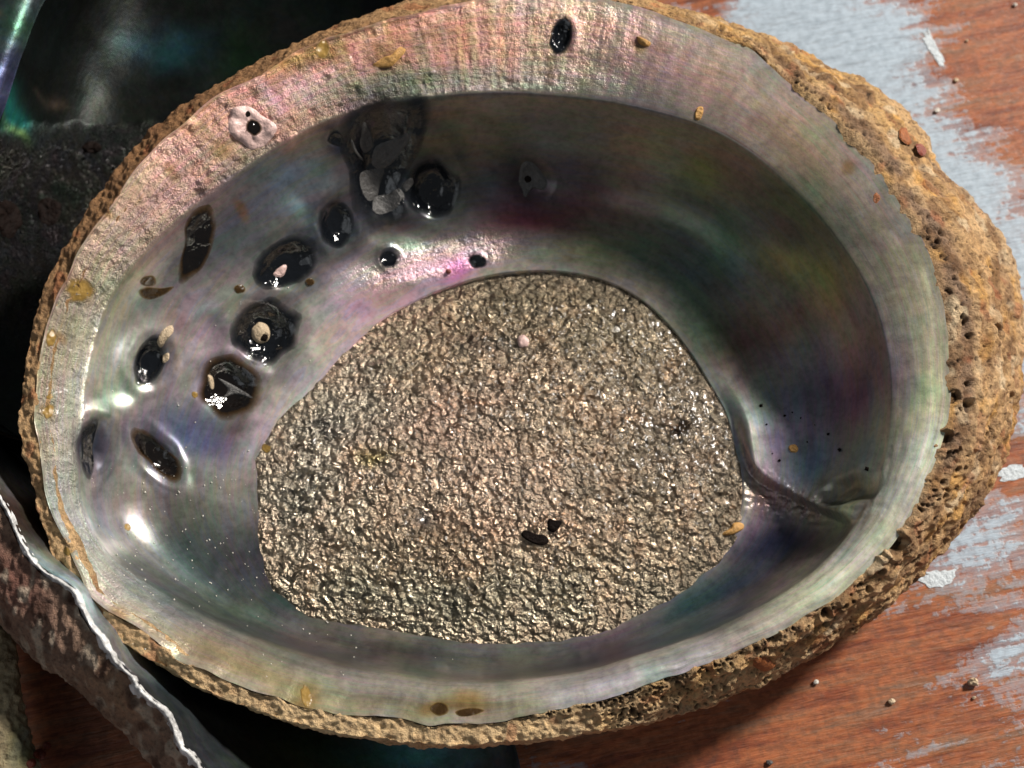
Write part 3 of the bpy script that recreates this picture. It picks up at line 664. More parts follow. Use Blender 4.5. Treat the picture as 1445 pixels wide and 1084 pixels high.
def patch(name, outline, mat, parent, rise=0.012, dome=0.0, thick=0.0, rings=10, nb=56, rough=0.0, jag=0.0, objs=None, seed=0, flat=False, lift=0.0):
    """a film or flake lying on the shell: outline traced on the surface, its own thickness and edge"""
    objs = objs or SURF
    o2 = np.array(outline, float); c = o2.mean(0)
    B = cat_rom(o2, nb)
    if mat in (M_BLACK, M_BROWN):
        rp = np.random.default_rng(seed + 77); B = c + (B - c) * (1.2 + gsm(rp.normal(0, 1, nb), 2.2, 0, True) * 0.11)[:, None]
    rj = np.random.default_rng(seed + len(outline))
    if jag: B = c + (B - c) * (1 + gsm(rj.normal(0, 1, nb), 0.8, 0, True) * jag)[:, None]
    levels = np.linspace(1, 0, rings + 1)[:-1]
    pc, ncn = cast(c[0], c[1], objs)
    V, rim = [], []
    for s in levels:
        for b_ in B:
            q = c + (b_ - c) * s; p, n = cast(q[0], q[1], objs)
            if p is None: p, n = pc, ncn
            if flat: n = ncn
            V.append(np.concatenate([p, n])); rim.append(s)
    V.append(np.concatenate([pc, ncn])); rim.append(0)
    V = np.array(V); rim = np.array(rim); P = V[:, :3]; Nn = V[:, 3:]
    Nn = Nn * 0.5 + ncn * 0.5; Nn /= np.linalg.norm(Nn, axis=1, keepdims=True)
    if flat:                                   # a stiff flake keeps its own plane, resting on what is below
        A = np.c_[P[:, :2], np.ones(len(P))]; co = np.linalg.lstsq(A, P[:, 2], rcond=None)[0]
        z = A @ co; P[:, 2] = z + 0.6 * (P[:, 2] - z).max()
    hh = rise * sstep(1.0, 0.8, rim) + dome * (1 - rim ** 2) + lift
    if thick: hh = np.where(rim > 0.999, 0, thick) + dome * (1 - rim ** 2) + lift
    if rough: hh = hh + rough * perlin(P, 9, 5 + seed) * sstep(1.0, 0.85, rim)
    P = P + Nn * hh[:, None]
    if not thick: P[rim > 0.999] -= 0.006 * Nn[rim > 0.999]
    F = []
    for k in range(rings - 1):
        for j in range(nb):
            a, b_ = k * nb + j, k * nb + (j + 1) % nb
            F.append((a, b_, b_ + nb)); F.append((a, b_ + nb, a + nb))
    last = (rings - 1) * nb
    for j in range(nb): F.append((last + j, last + (j + 1) % nb, len(P) - 1))
    F = np.array(F)
    fn = np.cross(P[F[0, 1]] - P[F[0, 0]], P[F[0, 2]] - P[F[0, 0]])
    n_all = np.cross(P[F[:, 1]] - P[F[:, 0]], P[F[:, 2]] - P[F[:, 0]]).sum(0)
    if n_all @ ncn < 0: F = F[:, ::-1]
    return link(name, mesh_np(name, P, F, thick == 0 or rough > 0, {'rim': rim}), mat, parent)
def ell(u, v, a, b, rot=0, n=14, wob=0.06, seed=1):
    r = np.random.default_rng(seed); t = np.linspace(0, 2 * np.pi, n, endpoint=False); k = 1 + r.normal(0, wob, n); c, s = math.cos(R(rot)), math.sin(R(rot))
    x, y = a * np.cos(t) * k, b * np.sin(t) * k
    return list(zip(u + x * c - y * s, v + x * s + y * c))

# pores: each is a dark opening lined with horny film
pb = patch('pore', [(497,168),(530,152),(570,146),(598,146),(598,180),(588,212),(570,246),(560,268),(572,292),(545,304),(520,306),(502,282),(499,240),(489,212),(487,190)], M_BLACK, shell, 0.02, rough=0.015, seed=2)
for ol in ([(513,172),(522,182),(527,205),(516,216),(508,204),(510,190)], [(530,206),(556,196),(580,186),(572,206),(552,232),(534,240),(524,230)],
           [(508,244),(530,238),(542,240),(536,262),(532,278),(520,284),(510,268)], [(528,278),(548,274),(562,266),(572,280),(556,296),(536,303),(526,296)],
           [(496,196),(503,214),(512,226),(506,222),(497,208)], [(566,262),(580,250),(584,258),(572,272)]):
    patch('flake', ol, M_DIMSHELL, pb, thick=0.02, rings=4, nb=22, jag=0.04, objs=SURF + [pb], flat=False, seed=3)
patch('pore', ell(608, 268, 37, 36, 0, seed=4), M_BLACK, shell, 0.012, rough=0.012, seed=5)
patch('pore', [(462,197),(474,185),(483,192),(484,204),(472,205)], M_BLACK, shell, 0.012, nb=26, rings=5)
patch('pore', [(452,306),(462,292),(482,290),(495,304),(494,328),(482,346),(464,344),(454,328)], M_BLACK, shell, 0.012, 0.0, rough=0.01, seed=6)
p5 = patch('pore', [(358,392),(366,366),(388,346),(416,334),(440,346),(444,368),(430,390),(404,400),(376,404)], M_BLACK, shell, 0.012, 0.0, rough=0.012, seed=7)
patch('flake', [(386,386),(394,378),(404,374),(402,386),(394,392)], M_PINKSHELL, p5, thick=0.03, rings=3, nb=20, jag=0.10, objs=SURF + [p5], seed=8)
p6 = patch('pore', ell(373, 468, 43, 41, 0, seed=9), M_BLACK, shell, 0.012, 0.0, rough=0.012, seed=10)
bb = patch('barnacle', ell(368, 470, 13, 15, 0, seed=11, wob=0.03), M_CREAM, p6, thick=0.05, dome=0.04, rings=6, nb=30, objs=SURF + [p6], rough=0.012)
patch('opening', [(366,480),(372,470),(380,474),(376,484)], M_DEBRIS, bb, 0.008, 0, rings=3, nb=16, objs=[bb])
p7 = patch('pore', ell(322, 546, 42, 40, 0, seed=12), M_BROWN, shell, 0.014, 0.02, rough=0.008, seed=12)
patch('flake', [(308,534),(326,542),(350,556),(356,562),(332,556),(314,562),(322,550)], M_DIMSHELL, p7, thick=0.015, rings=3, nb=26, objs=SURF + [p7], seed=13)
patch('flake', [(293,530),(300,532),(302,546),(298,548)], M_CREAM, p7, thick=0.015, rings=3, nb=16, objs=SURF + [p7])
p8 = patch('pore', [(190,520),(196,496),(212,480),(228,478),(226,492),(230,506),(224,524),(210,540),(196,540)], M_BLACK, shell, 0.012, jag=0.03, seed=14)
patch('flake', [(222,482),(230,466),(242,458),(244,470),(234,480),(228,490)], M_CREAM, p8, thick=0.02, rings=4, nb=22, jag=0.08, objs=SURF + [p8], seed=15)
patch('flake', [(230,502),(238,498),(238,508),(230,512)], M_CREAM, p8, thick=0.02, rings=3, nb=16, objs=SURF + [p8])
patch('pore', [(116,632),(116,610),(124,597),(138,594),(134,612),(130,632),(132,654),(126,672),(117,660)], M_BLACK, shell, 0.012, seed=16)
patch('pore', [(188,618),(196,608),(214,614),(232,634),(250,650),(254,664),(242,676),(226,668),(210,650),(194,636)], M_BROWN, shell, 0.012, rough=0.02, seed=17)
patch('pore', ell(548, 366, 12, 12, 0), M_BLACK, shell, 0.01, nb=30, rings=6)
patch('pore', ell(674, 368, 12, 10, 0), M_BLACK, shell, 0.01, nb=30, rings=6)
patch('pore', [(778,52),(784,34),(796,26),(806,34),(806,54),(798,70),(786,74),(778,64)], M_BLACK, shell, 0.015, rough=0.03, seed=18)
fb = patch('flake', [(732,252),(736,232),(748,228),(758,236),(772,256),(768,268),(752,266),(742,278),(736,266)], M_DIMSHELL, shell, thick=0.03, rings=5, nb=30, jag=0.05, seed=19)
patch('hole', ell(745, 253, 6, 6), M_DEBRIS, fb, 0.006, rings=3, nb=16, objs=[fb])
# flat limy growth with a hole on the inner lip
fg = patch('limy_growth', [(322,178),(326,156),(342,150),(358,154),(372,164),(390,176),(388,192),(374,204),(356,212),(340,200),(326,192)], M_PINKSHELL, shell, thick=0.05, dome=0.03, rings=6, nb=44, jag=0.04, rough=0.02, seed=20)
patch('hole', ell(358, 180, 10, 12, -25), M_BROWN, fg, 0.008, rings=4, nb=24, objs=[fg])
patch('hole', ell(350, 161, 4, 5), M_DEBRIS, fg, 0.008, rings=3, nb=14, objs=[fg])
# brown films on the wall
patch('brown_film', [(262,322),(276,302),(294,298),(302,318),(296,348),(284,374),(262,394),(254,388),(256,366),(262,346)], M_BROWN, shell, 0.008, seed=21, jag=0.03)
patch('brown_film', [(194,410),(206,404),(228,406),(248,404),(234,416),(212,424),(198,420)], M_AMBER, shell, 0.008, nb=36, rings=6)
patch('brown_film', [(196,398),(202,390),(216,388),(222,396),(218,404),(202,404)], M_AMBER, shell, 0.008, nb=28, rings=5)
patch('brown_film', ell(338, 408, 9, 7), M_AMBER, shell, 0.01, nb=24, rings=5); patch('brown_film', ell(437, 398, 7, 6), M_AMBER, shell, 0.02, nb=22, rings=5)
for k, (u, v, a, b_) in enumerate(((113,410,21,20),(72,478,8,14),(68,580,9,13),(376,633,8,7),(275,557,6,5),(95,778,8,6),(180,744,7,5),(70,560,5,6),(432,984,20,8),(1237,280,8,6),(455,70,18,12))):
    patch('stain', ell(u, v, a, b_, 10 * k, seed=30 + k, wob=0.1), M_STAIN if k != 9 else M_RUST, shell, 0.004, nb=30, rings=5, seed=k)
for k, ol in enumerate(([(604,1000),(616,990),(632,994),(634,1006),(618,1012)], [(640,1004),(664,998),(686,1002),(670,1010),(648,1012)])):
    patch('stain', ol, M_AMBER, shell, 0.004, nb=30, rings=5)

# ------------------------------------------------------------------ loose bits lying on the shell
def bit(name, outline, mat, label, cat, group=None, thick=0.03, dome=0.0, jag=0.06, rough=0.0, seed=0, objs=None):
    o = patch(name, outline, mat, None, thick=thick, dome=dome, rings=4, nb=26, jag=jag, rough=rough, seed=seed, objs=objs, flat=True)
    return tag(o, label, cat, group)
bit('dark_flake', [(736,750),(744,748),(756,754),(768,756),(774,766),(760,770),(738,760)], M_DEBRIS, 'long black flake on the middle of the rough muscle scar', 'flake', seed=1)
bit('dark_flake', [(774,732),(782,734),(792,736),(788,746),(780,752),(772,746)], M_DEBRIS, 'small square black flake on the scar, above the long black one', 'flake', seed=2)
bit('leaf_fragment', [(1019,752),(1030,746),(1036,738),(1048,738),(1050,746),(1036,754),(1022,756)], M_LEAF, 'curled tan leaf fragment at the right edge of the muscle scar', 'fragment', dome=0.05, seed=3)
bit('leaf_fragment', [(980,162),(984,152),(992,151),(990,166),(983,170)], M_LEAF, 'small tan splinter on the upper lip edge above the dark hollow', 'fragment', seed=4)
bit('crust_fragment', [(528,90),(540,82),(552,78),(564,68),(572,72),(562,86),(548,96),(536,94)], M_LEAF, 'amber brown crumb on the pink upper shelf', 'fragment', dome=0.03, jag=0.1, rough=0.03, seed=5)
bit('amber_crumb', [(898,52),(906,54),(918,60),(914,66),(902,62)], M_LEAF, 'tiny amber crumb on the shelf right of the round hole', 'crumb', dome=0.05, seed=6)
bit('shell_ring', ell(738, 482, 8, 9), M_PINKSHELL, 'tiny pink ring of shell near the top of the muscle scar', 'shell bit', dome=0.04, rough=0.02, seed=7)
bit('yellow_crumb', ell(1120, 633, 7, 6, 20), M_LEAF, 'tiny olive crumb on the spotted lobe by the spire', 'crumb', seed=8)
bit('red_crumb', ell(633, 383, 4, 4), M_RED, 'tiny red crumb on the pink nacre above the scar', 'crumb', dome=0.03, seed=9)
bit('rust_lump', [(1062,935),(1072,928),(1086,930),(1092,940),(1078,948),(1066,944)], M_RUST, 'rusty orange lump on the lower right crust', 'lump', dome=0.03, jag=0.16, seed=10)
bit('red_lump', [(1268,188),(1276,184),(1286,196),(1282,206),(1272,202)], M_RUST, 'orange lump on the upper right crust edge', 'lump', dome=0.02, jag=0.16, seed=11)
bit('red_lump', [(1292,206),(1300,204),(1308,214),(1300,222),(1293,216)], M_RED, 'dark red lump at the edge of the upper right crust', 'lump', dome=0.02, jag=0.16, seed=12)
# sand and salt grains that no one could count
def grain(c, r, rg, flatz=1.0):
    v = np.array([[1, 0, 0], [-1, 0, 0], [0, 1, 0], [0, -1, 0], [0, 0, 1], [0, 0, -1]], float) * r * rg.uniform(0.6, 1.2, (6, 1))
    a = rg.uniform(0, 6.28); c_, s_ = math.cos(a), math.sin(a); v = v @ np.array([[c_, s_, 0], [-s_, c_, 0], [0, 0, flatz]])
    f = np.array([[0, 2, 4], [2, 1, 4], [1, 3, 4], [3, 0, 4], [2, 0, 5], [1, 2, 5], [3, 1, 5], [0, 3, 5]])
    return v + c, f
def grains(name, spots, mat, label, cat):
    VV, FF = [], []; rg = np.random.default_rng(99)
    for (u, v, r_) in spots:
        p, n = cast(u, v, SURF)
        if p is None: continue
        g, f = grain(p + n * r_ * 0.3, r_, rg); FF.append(f + 6 * len(VV)); VV.append(g)
    o = link(name, mesh_np(name, np.concatenate(VV), np.concatenate(FF), False), mat)
    return tag(o, label, cat, kind='stuff')
spots = [(u, v, 0.010 + 0.014 * random.random() ** 3) for u, v in zip(RNG.normal(330, 150, 240), RNG.normal(790, 95, 240)) if 90 < u < 700 and 560 < v < 960]
spots += [(u, v, 0.010 + 0.010 * random.random() ** 2) for u, v in zip(RNG.uniform(120, 500, 60), RNG.uniform(400, 700, 60))]
grains('salt_grains', spots, M_CHIP, 'fine white salt grains scattered over the left floor of the shell', 'grains')
dots = [(u, v, r_) for u, v, r_ in ((1107,587,.03),(1074,573,.04),(1082,599,.025),(1118,582,.02),(1169,613,.04),(1185,635,.045),(1224,662,.05),(1100,650,.03),(1139,624,.02),(1090,640,.02),(1130,590,.02),(1150,600,.015))]
grains('dark_specks', dots, M_DEBRIS, 'dark specks dotted over the grey lobe beside the spire', 'specks')

# chips on the table
def chip(u, v, r_, label, mat=M_CHIP, flatz=0.5, seed=0):
    p = at(u, v, 0.0); rg = np.random.default_rng(seed)
    n_, m_ = 8, 5; V, F = [], []
    for i in range(m_):
        ph = math.pi * (i + 0.5) / m_
        for j in range(n_):
            t = 2 * math.pi * j / n_; k = r_ * (0.75 + 0.5 * rg.random())
            V.append([k * math.sin(ph) * math.cos(t), 0.8 * k * math.sin(ph) * math.sin(t), k * flatz * math.cos(ph)])
    for i in range(m_ - 1):
        for j in range(n_):
            a, b_ = i * n_ + j, i * n_ + (j + 1) % n_; F.append((a, b_, b_ + n_)); F.append((a, b_ + n_, a + n_))
    for k in range(1, n_ - 1): F.append((0, k + 1, k)); F.append((len(V) - n_, len(V) - n_ + k, len(V) - n_ + k + 1))
    V = np.array(V); V[:, 2] -= V[:, 2].min() - 0.002; V[:, :2] += p[:2]
    return tag(link('shell_chip', mesh_np('shell_chip', V, np.array(F)[:, ::-1], False), mat), label, 'chip', 'chips on the table')
chip(1372, 963, 0.10, 'largest cream shell chip on the red wood at lower right', M_CREAM, 0.7, 1)
chip(1257, 990, 0.065, 'cream chip on red wood, left of the largest chip', M_CREAM, 0.6, 2)
chip(1151, 963, 0.055, 'pale chip on dark red wood just below the shell crust', M_CHIP, 0.6, 3)
chip(1374, 985, 0.035, 'tiny cream chip just below the largest chip', M_CREAM, 0.6, 4)
chip(1322, 157, 0.06, 'bright white chip on pale blue paint right of the upper crust', M_CHIP, 0.5, 5)
chip(1349, 114, 0.055, 'cream chip on worn paint near the upper right corner', M_CREAM, 0.5, 6)
chip(1085, 1077, 0.06, 'grey chip at the bottom edge below the shell', M_DIMSHELL, 0.6, 7)
chip(1432, 8, 0.05, 'pale chip on reddish wood in the top right corner', M_CHIP, 0.6, 8)
chip(1364, 58, 0.03, 'tiny pale chip on reddish wood between the two cream upper chips', M_CREAM, 0.6, 9)
def paint_flake(ol, label, seed):
    B = cat_rom(ol, 28); rg = np.random.default_rng(seed); c = B.mean(0); B = c + (B - c) * (1 + rg.normal(0, 0.14, (28, 1)))
    top = unproj(B[:, 0], B[:, 1], np.full(28, 0.012)); bot = top.copy(); bot[:, 2] = 0.004
    V = np.concatenate([top, bot, [top.mean(0) + [0, 0, 0.004]]]); F = []
    for j in range(28):
        k = (j + 1) % 28; F += [(j, k, 56), (j, j + 28, k + 28), (j, k + 28, k)]
    F = np.array(F)
    if np.cross(V[F[0, 1]] - V[F[0, 0]], V[F[0, 2]] - V[F[0, 0]])[2] < 0: F = F[:, ::-1]
    return tag(link('paint_flake', mesh_np('paint_flake', V, F, False), M_PAINT), label, 'paint flake', 'paint flakes on the table')
paint_flake([(1402,666),(1414,662),(1428,656),(1445,658),(1448,672),(1430,678),(1408,676)], 'bright white paint flake on the table right of the brown crust', 1)
paint_flake([(1303,46),(1310,44),(1322,66),(1334,88),(1326,92),(1314,74),(1308,66)], 'slanting pale blue-white paint flake near the upper right corner', 2)
paint_flake([(1300,812),(1320,804),(1345,806),(1348,818),(1326,828),(1304,824)], 'whitish paint flake on the table right of the lower crust', 3)

# ------------------------------------------------------------------ neighbouring shells
def strip(curves, n, m):
    """surface through several px/z curves (each resampled to n), m rows by Catmull-Rom between them"""
    Cc = [cat_rom(c, n, False) for c in curves]
    Wd = np.array([unproj(c[:, 0], c[:, 1], c[:, 2]) for c in Cc])
    k = len(Wd); s = np.linspace(0, k - 1, m); i = np.minimum(np.floor(s).astype(int), k - 2); f = (s - i)[:, None, None]
    g = lambda q: Wd[np.clip(q, 0, k - 1)]
    a, b_, c, d = g(i - 1), g(i), g(i + 1), g(i + 2)
    return 0.5 * (2 * b_ + (c - a) * f + (2 * a - 5 * b_ + 4 * c - d) * f ** 2 + (3 * b_ - a - 3 * c + d) * f ** 3)
def surf(name, Gd, mat, parent, colf, dispf=None, grit=None):
    nn = normals(Gd, False)
    if nn[..., 2].mean() < 0: nn = -nn
    P = Gd.reshape(-1, 3); nf = nn.reshape(-1, 3)
    if dispf is not None: P = P + nf * dispf(P)[:, None]
    u, v = proj(P)
    f = grid_faces(Gd.shape[0], Gd.shape[1], False)
    q = np.cross(P[f[:, 1]] - P[f[:, 0]], P[f[:, 3]] - P[f[:, 0]])[:, 2].mean()
    if q < 0: f = f[:, ::-1]
    return link(name, mesh_np(name, P, f, True, {'Col': np.clip(colf(P), 0, 1), 'flow': P * [0.8, 0.8, 3.0], 'grit': np.zeros(len(P)) if grit is None else grit(P)}), mat, parent)
def blobs(P, base, lst, warp=0.25, seed=0):
    c = np.tile(np.array(base, float), (len(P), 1)); Wp = P + warp * np.stack([perlin(P, 1.3, seed + 1), perlin(P, 1.3, seed + 2), 0 * P[:, 0]], 1)
    for (u, v, z, ru, rv, rot, k, a) in lst:
        w = a * np.exp(-np.minimum(edist(Wp, u, v, ru, rv, rot, at(u, v, z)), 5) ** 2)[:, None]; c = c * (1 - w) + np.array(k) * w
    return c

# lower left shell: its white broken rim runs from the left edge down to the bottom
rimA = [(-150,470,2.3),(-60,600,2.4),(0,694,2.6),(58,785,2.8),(110,848,2.85),(152,905,2.9),(172,940,2.9),(215,992,2.85),(255,1040,2.8),(292,1080,2.8),(350,1150,2.8),(440,1230,2.7)]
inA = [(-140,470,2.15),(-52,600,2.3),(14,690,2.4),(75,775,2.6),(128,840,2.6),(168,898,2.6),(192,940,2.5),(240,992,2.45),(285,1045,2.4),(322,1085,2.4),(380,1150,2.4),(470,1220,2.3)]
inB = [(-120,480,1.6),(-30,600,1.6),(38,680,1.5),(110,765,1.4),(170,830,1.4),(215,890,1.3),(250,935,1.2),(300,985,1.1),(350,1035,1.05),(400,1085,1.0),(450,1140,1.0),(520,1190,1.0)]
inC = [(-100,500,1.3),(-10,610,1.1),(60,680,0.9),(140,760,0.7),(210,820,0.6),(280,880,0.5),(340,925,0.45),(400,970,0.42),(460,1020,0.42),(520,1070,0.42),(560,1110,0.42),(600,1150,0.42)]
inD = [(-95,505,1.45),(0,615,1.3),(80,670,1.1),(170,735,0.9),(260,790,0.8),(350,840,0.7),(430,880,0.65),(500,920,0.6),(560,960,0.6),(630,1000,0.65),(680,1040,0.7),(700,1110,0.8)]
inE = [(-90,510,1.8),(4,600,1.75),(90,650,1.5),(190,715,1.2),(290,765,1.1),(390,810,1.0),(470,850,0.9),(540,890,0.9),(610,935,0.9),(680,990,0.95),(722,1040,1.0),(740,1110,1.1)]
low = empty('abalone_shell', at(150, 900, 0) * [1, 1, 0])
tag(low, 'abalone shell with broken white rim and dark inside, below the big shell at lower left', 'shell', 'abalone shells on the table')
_w = gsm(RNG.normal(0, 1, 60), 1.6) * 9 + gsm(RNG.normal(0, 1, 60), 0.7) * 2.0; _z = gsm(RNG.normal(0, 1, 60), 1.3) * 0.10
wav = [(a, -0.7 * a, z_) for a, z_ in zip(_w, _z)]
def wavy(c, k):
    q = cat_rom(c, 60, False); return [tuple(a + np.array([w[0] * k, w[1] * k, w[2] * k])) for i, (a, w) in enumerate(zip(q, wav))]
up_ = lambda c, d: [(a, b_, z_ + d) for a, b_, z_ in c]
rimA = wavy(up_(rimA, 0.5), 1.0); inA = wavy(up_(inA, 0.3), 0.5); inB = wavy(up_(inB, 0.25), 0.0); inC = wavy(inC, 0.0); inD = wavy(inD, 0); inE = wavy(inE, 0)
Gd = strip([rimA, inA, inB, inC, inD, inE], 500, 160)
rim_n = np.array([0.012 * 0, 0, 0])
def low_col(P):  # patches painted lighter to make up for the big shell's shadow
    return blobs(P, (0.08, 0.09, 0.10), [(40,720,2.2,60,70,20,(0.11,0.07,0.04),0.95),(30,680,2.3,20,34,-25,(0.75,0.82,0.84),0.95),(120,845,2.3,36,52,-35,(0.42,0.70,0.76),0.95),(95,800,2.5,26,14,40,(0.40,0.34,0.10),0.8),
        (235,955,1.4,60,20,30,(0.16,0.30,0.36),0.8),(290,1010,1.0,70,30,40,(0.06,0.08,0.10),0.8),(420,1070,0.6,60,40,0,(0.14,0.18,0.08),0.8),(560,1065,0.5,110,30,0,(0.06,0.24,0.24),0.8),(320,1030,0.9,30,10,30,(0.3,0.33,0.36),0.6)] + [(u, v, z, 15, 15, 0, (0.40, 0.46, 0.48), 0.35 + 0.4 * random.random()) for u, v, z in [tuple(q) for q in cat_rom(inA, 60, False)] if 780 < v < 950], 0.12, seed=200)
surf('nacre_lining', Gd, M_DARKNACRE, low, low_col, lambda P: 0.03 * fbm(P, 1.2, 3, 201))
outA = [(-165,480,2.2),(-75,605,2.3),(-14,700,2.5),(45,795,2.7),(98,858,2.75),(140,915,2.8),(160,950,2.8),(203,1002,2.75),(243,1050,2.7),(280,1090,2.7),(338,1160,2.7),(428,1240,2.6)]
outA = wavy(up_(outA, 0.5), 1.0); outA = [tuple(np.array(a) * 0.45 + np.array(b_) * 0.55) for a, b_ in zip(rimA, outA)]
outB = [(-200,560,1.9),(-110,660,2.0),(-45,760,2.3),(15,850,2.5),(62,905,2.55),(105,945,2.62),(135,975,2.62),(180,1020,2.45),(222,1066,2.4),(258,1104,2.4),(315,1175,2.4),(400,1260,2.3)]
outC = [(-220,640,1.3),(-130,720,1.3),(-60,810,1.7),(0,880,1.9),(50,930,2.0),(92,958,2.2),(122,986,2.0),(170,1028,2.1),(212,1074,2.1),(246,1114,2.0),(300,1190,2.0),(380,1275,2.0)]
outD = [(-180,640,0.5),(-100,720,0.5),(-30,800,0.5),(40,860,0.5),(95,905,0.6),(135,940,0.8),(165,970,0.8),(215,1010,0.8),(250,1060,0.8),(290,1100,0.8),(340,1180,0.8),(420,1265,0.8)]
def low_ccol(P):
    c = blobs(P, (0.30, 0.20, 0.15), [(40,830,2.2,80,30,50,(0.27,0.10,0.08),0.7),(170,985,2.4,60,24,45,(0.36,0.22,0.13),0.6)], seed=210)
    w = sstep(0.05, 0.35, perlin(P * [1.6, 1, 1], 3.2, 212))[:, None] * 0.75; c = c * (1 - w) + np.array([0.62, 0.53, 0.43]) * w
    w = sstep(0.12, 0.4, perlin(P, 2.6, 213))[:, None] * 0.8; return c * (1 - w) + np.array([0.09, 0.04, 0.025]) * w
surf('outer_crust', strip([outA, wavy(up_(outB, 0.4), 0.4), wavy(up_(outC, 0.2), 0), wavy(outD, 0)], 620, 90), M_CRUST, low, low_ccol, lambda P: 0.09 * fbm(P, 1.8, 3, 214) + 0.07 * fbm(P * [1.4, 1, 1], 5.0, 3, 215))
# the broken white rim between crust and lining
up = [tuple((np.array(a) * 0.5 + np.array(b_) * 0.5) + [0, 0, 0.06]) for a, b_ in zip(rimA, outA)]
lowrim = surf('broken_rim', strip([[tuple(np.array(q) + [3, 0, -0.04]) for q in rimA], up, [tuple(np.array(q) + [3 - 9 * random.random(), -3 + 7 * random.random(), -0.06]) for q in outA]], 900, 14), plain_material('white_rim', (0.66, 0.65, 0.63), 0.32, 0.6, 4), low,
     lambda P: np.ones((len(P), 3)), lambda P: 0.05 * fbm(P, 2.6, 4, 216, 0.6) + 0.03 * perlin(P, 9, 217))
lowrim['label'] = 'chalky white broken rim'

# upper left shell: dark inside, rough scar and black pores, mostly behind the big one
dk = empty('abalone_shell', at(150, 200, 0) * [1, 1, 0])
tag(dk, 'dark green-black abalone shell interior behind the big shell at upper left', 'shell', 'abalone shells on the table')
CD = (230, 190); nd = 900; thd = np.linspace(-np.pi, np.pi, nd, endpoint=False)
rimD = [(70,-20,2.7),(200,-190,2.5),(420,-180,2.3),(600,-60,2.0),(620,120,1.5),(560,300,1.0),(420,450,1.0),(240,560,1.2),(60,620,1.6),(-60,560,2.0),(-90,420,2.3),(-60,290,2.5),(-6,190,2.7),(26,90,2.8)]
r, z = polar(rimD, CD, thd)
rows = []
for f in np.linspace(1, 0.02, 260):
    rows.append(unproj(CD[0] + r * f * np.cos(thd), CD[1] + r * f * np.sin(thd), 0.35 + (z - 0.35) * f ** 3.0))
Gd = np.array(rows); Gd = np.concatenate([Gd, Gd[:, :1]], 1)
def dk_rough(P):
    u, v = proj(P); return sstep(170, 215, v + 12 * perlin(P, 3, 301) + 0.10 * np.maximum(u - 120, 0) * 0) * sstep(520, 380, v) * sstep(300, 200, u)
def dk_col(P):
    c = blobs(P, (0.018, 0.022, 0.020), [(230,35,1.4,50,30,0,(0.03,0.10,0.13),0.9),(330,60,1.0,40,60,0,(0.015,0.04,0.02),0.8),(120,120,0.8,90,60,0,(0.012,0.014,0.012),0.8),(30,190,1.2,22,26,0,(0.04,0.45,0.38),0.95),(38,212,1.2,12,8,0,(0.30,0.55,0.18),0.9),(82,158,0.9,12,6,0,(0.10,0.08,0.06),0.8)], seed=302)
    w = dk_rough(P)[:, None] * 0.9; return c * (1 - w) + np.array([0.075, 0.075, 0.072]) * w
surf('nacre_lining', Gd, M_DARKNACRE, dk, dk_col, lambda P: 0.05 * fbm(P, 0.8, 2, 303) + dk_rough(P) * (0.08 + 0.13 * fbm(P * [1, 0.55, 1], 4.5, 3, 304) + 0.03 * perlin(P, 14, 305)), dk_rough)
DKL = [o for o in dk.children if o.name.startswith('nacre')]
bpy.context.view_layer.update()
for k, ol in enumerate((ell(70, 298, 18, 20, 0, seed=5), ell(12, 308, 18, 28, -10, seed=6), ell(130, 208, 14, 9, 0, seed=7))):
    patch('pore', ol, M_DEBRIS, dk, 0.03, nb=36, rings=6, objs=DKL)
# its raised left lip with a bluish face
lipA = [(90,-40,2.75),(58,10,2.85),(34,70,2.9),(14,130,2.85),(0,170,2.8),(-30,240,2.7)]
lipB = [(60,-50,3.05),(30,0,3.15),(8,62,3.2),(-14,122,3.15),(-30,164,3.1),(-60,230,2.9)]
lipC = [(-10,-70,3.1),(-40,-20,3.2),(-60,40,3.2),(-80,100,3.2),(-100,150,3.1),(-130,210,2.9)]
surf('lip', strip([lipA, lipB, lipC], 200, 50), M_DARKNACRE, dk, lambda P: blobs(P, (0.05, 0.065, 0.075), [(30,30,3.1,24,40,20,(0.06,0.14,0.10),0.8),(4,110,3.1,24,50,15,(0.10,0.12,0.24),0.9),(0,28,3.15,8,10,0,(0.4,0.28,0.14),0.8)], seed=310), lambda P: 0.03 * fbm(P, 2, 3, 311))
rows = []
for f in np.linspace(0, 1, 40):
    s = 1.01 - 0.35 * f ** 1.6
    rows.append(unproj(CD[0] + r * s * np.cos(thd), CD[1] + r * s * np.sin(thd), (z + 0.0) * (1 - f) + 0.02 * f))
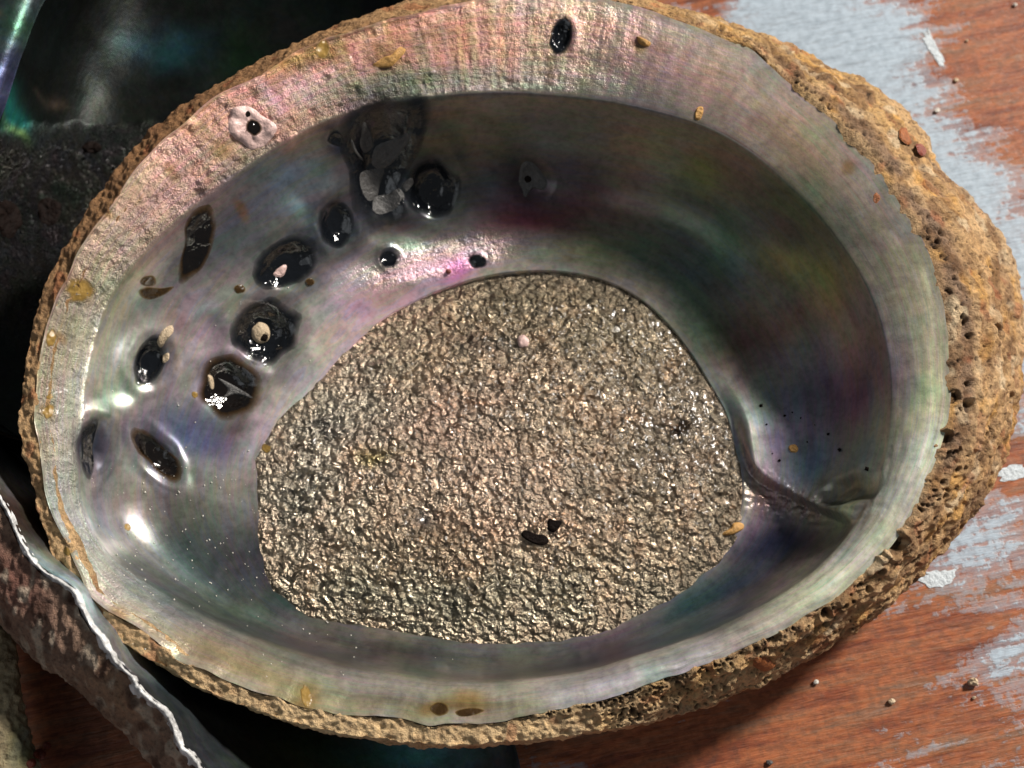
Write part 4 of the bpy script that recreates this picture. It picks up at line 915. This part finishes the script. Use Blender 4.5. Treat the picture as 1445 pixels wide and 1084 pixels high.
Gd = np.array(rows); Gd = np.concatenate([Gd, Gd[:, :1]], 1)
surf('outer_crust', Gd, M_CRUST, dk, lambda P: np.tile(np.array([0.16, 0.10, 0.06]), (len(P), 1)), lambda P: 0.03 * fbm(P, 3, 3, 320))

# corner shell: crusted back of a fourth one at the lower left corner
cs = empty('abalone_shell', at(-60, 1000, 0) * [1, 1, 0])
tag(cs, 'crusted olive and cream shell edge in the lower left corner', 'shell', 'abalone shells on the table')
c1 = [(-60,780,1.5),(-8,832,1.5),(14,866,1.5),(24,920,1.5),(30,970,1.5),(38,1020,1.5),(52,1072,1.5),(80,1130,1.5)]
c0 = [(-60,800,0.4),(-20,850,0.4),(0,880,0.4),(10,930,0.4),(18,980,0.4),(28,1030,0.4),(42,1080,0.4),(66,1140,0.4)]
c2 = [(-90,800,1.95),(-36,850,1.95),(-10,890,1.95),(0,940,1.95),(8,985,1.95),(16,1035,1.95),(28,1085,1.95),(50,1140,1.95)]
c3 = [(-140,860,2.05),(-100,890,2.05),(-70,920,2.05),(-60,960,2.05),(-50,1000,2.05),(-40,1050,2.05),(-30,1100,2.05),(-20,1150,2.05)]
def cs_col(P):
    c = blobs(P, (0.44, 0.37, 0.24), [(12,1040,3.0,16,36,0,(0.09,0.12,0.02),0.85),(40,1075,2.7,14,20,0,(0.55,0.50,0.36),0.8),(22,1010,2.8,8,60,10,(0.30,0.30,0.27),0.6)], 0.12, 401)
    w = sstep(0.1, 0.4, perlin(P, 3.0, 402))[:, None] * 0.6; return c * (1 - w) + np.array([0.20, 0.15, 0.08]) * w
surf('outer_crust', strip([c0, c1, c2, c3], 320, 90), M_CRUST, cs, cs_col, lambda P: 0.10 * fbm(P, 2.4, 3, 403) + 0.05 * perlin(P, 8, 404))
CSO = [o for o in cs.children]
bpy.context.view_layer.update()
for k, (u, v, r_) in enumerate(((56, 1064, 9), (66, 1052, 6), (44, 1078, 7))):
    patch('red_growth', ell(u, v, r_, r_ * 0.9, seed=k), M_RED, cs, 0.03, 0.06, nb=24, rings=5, objs=CSO + [table])
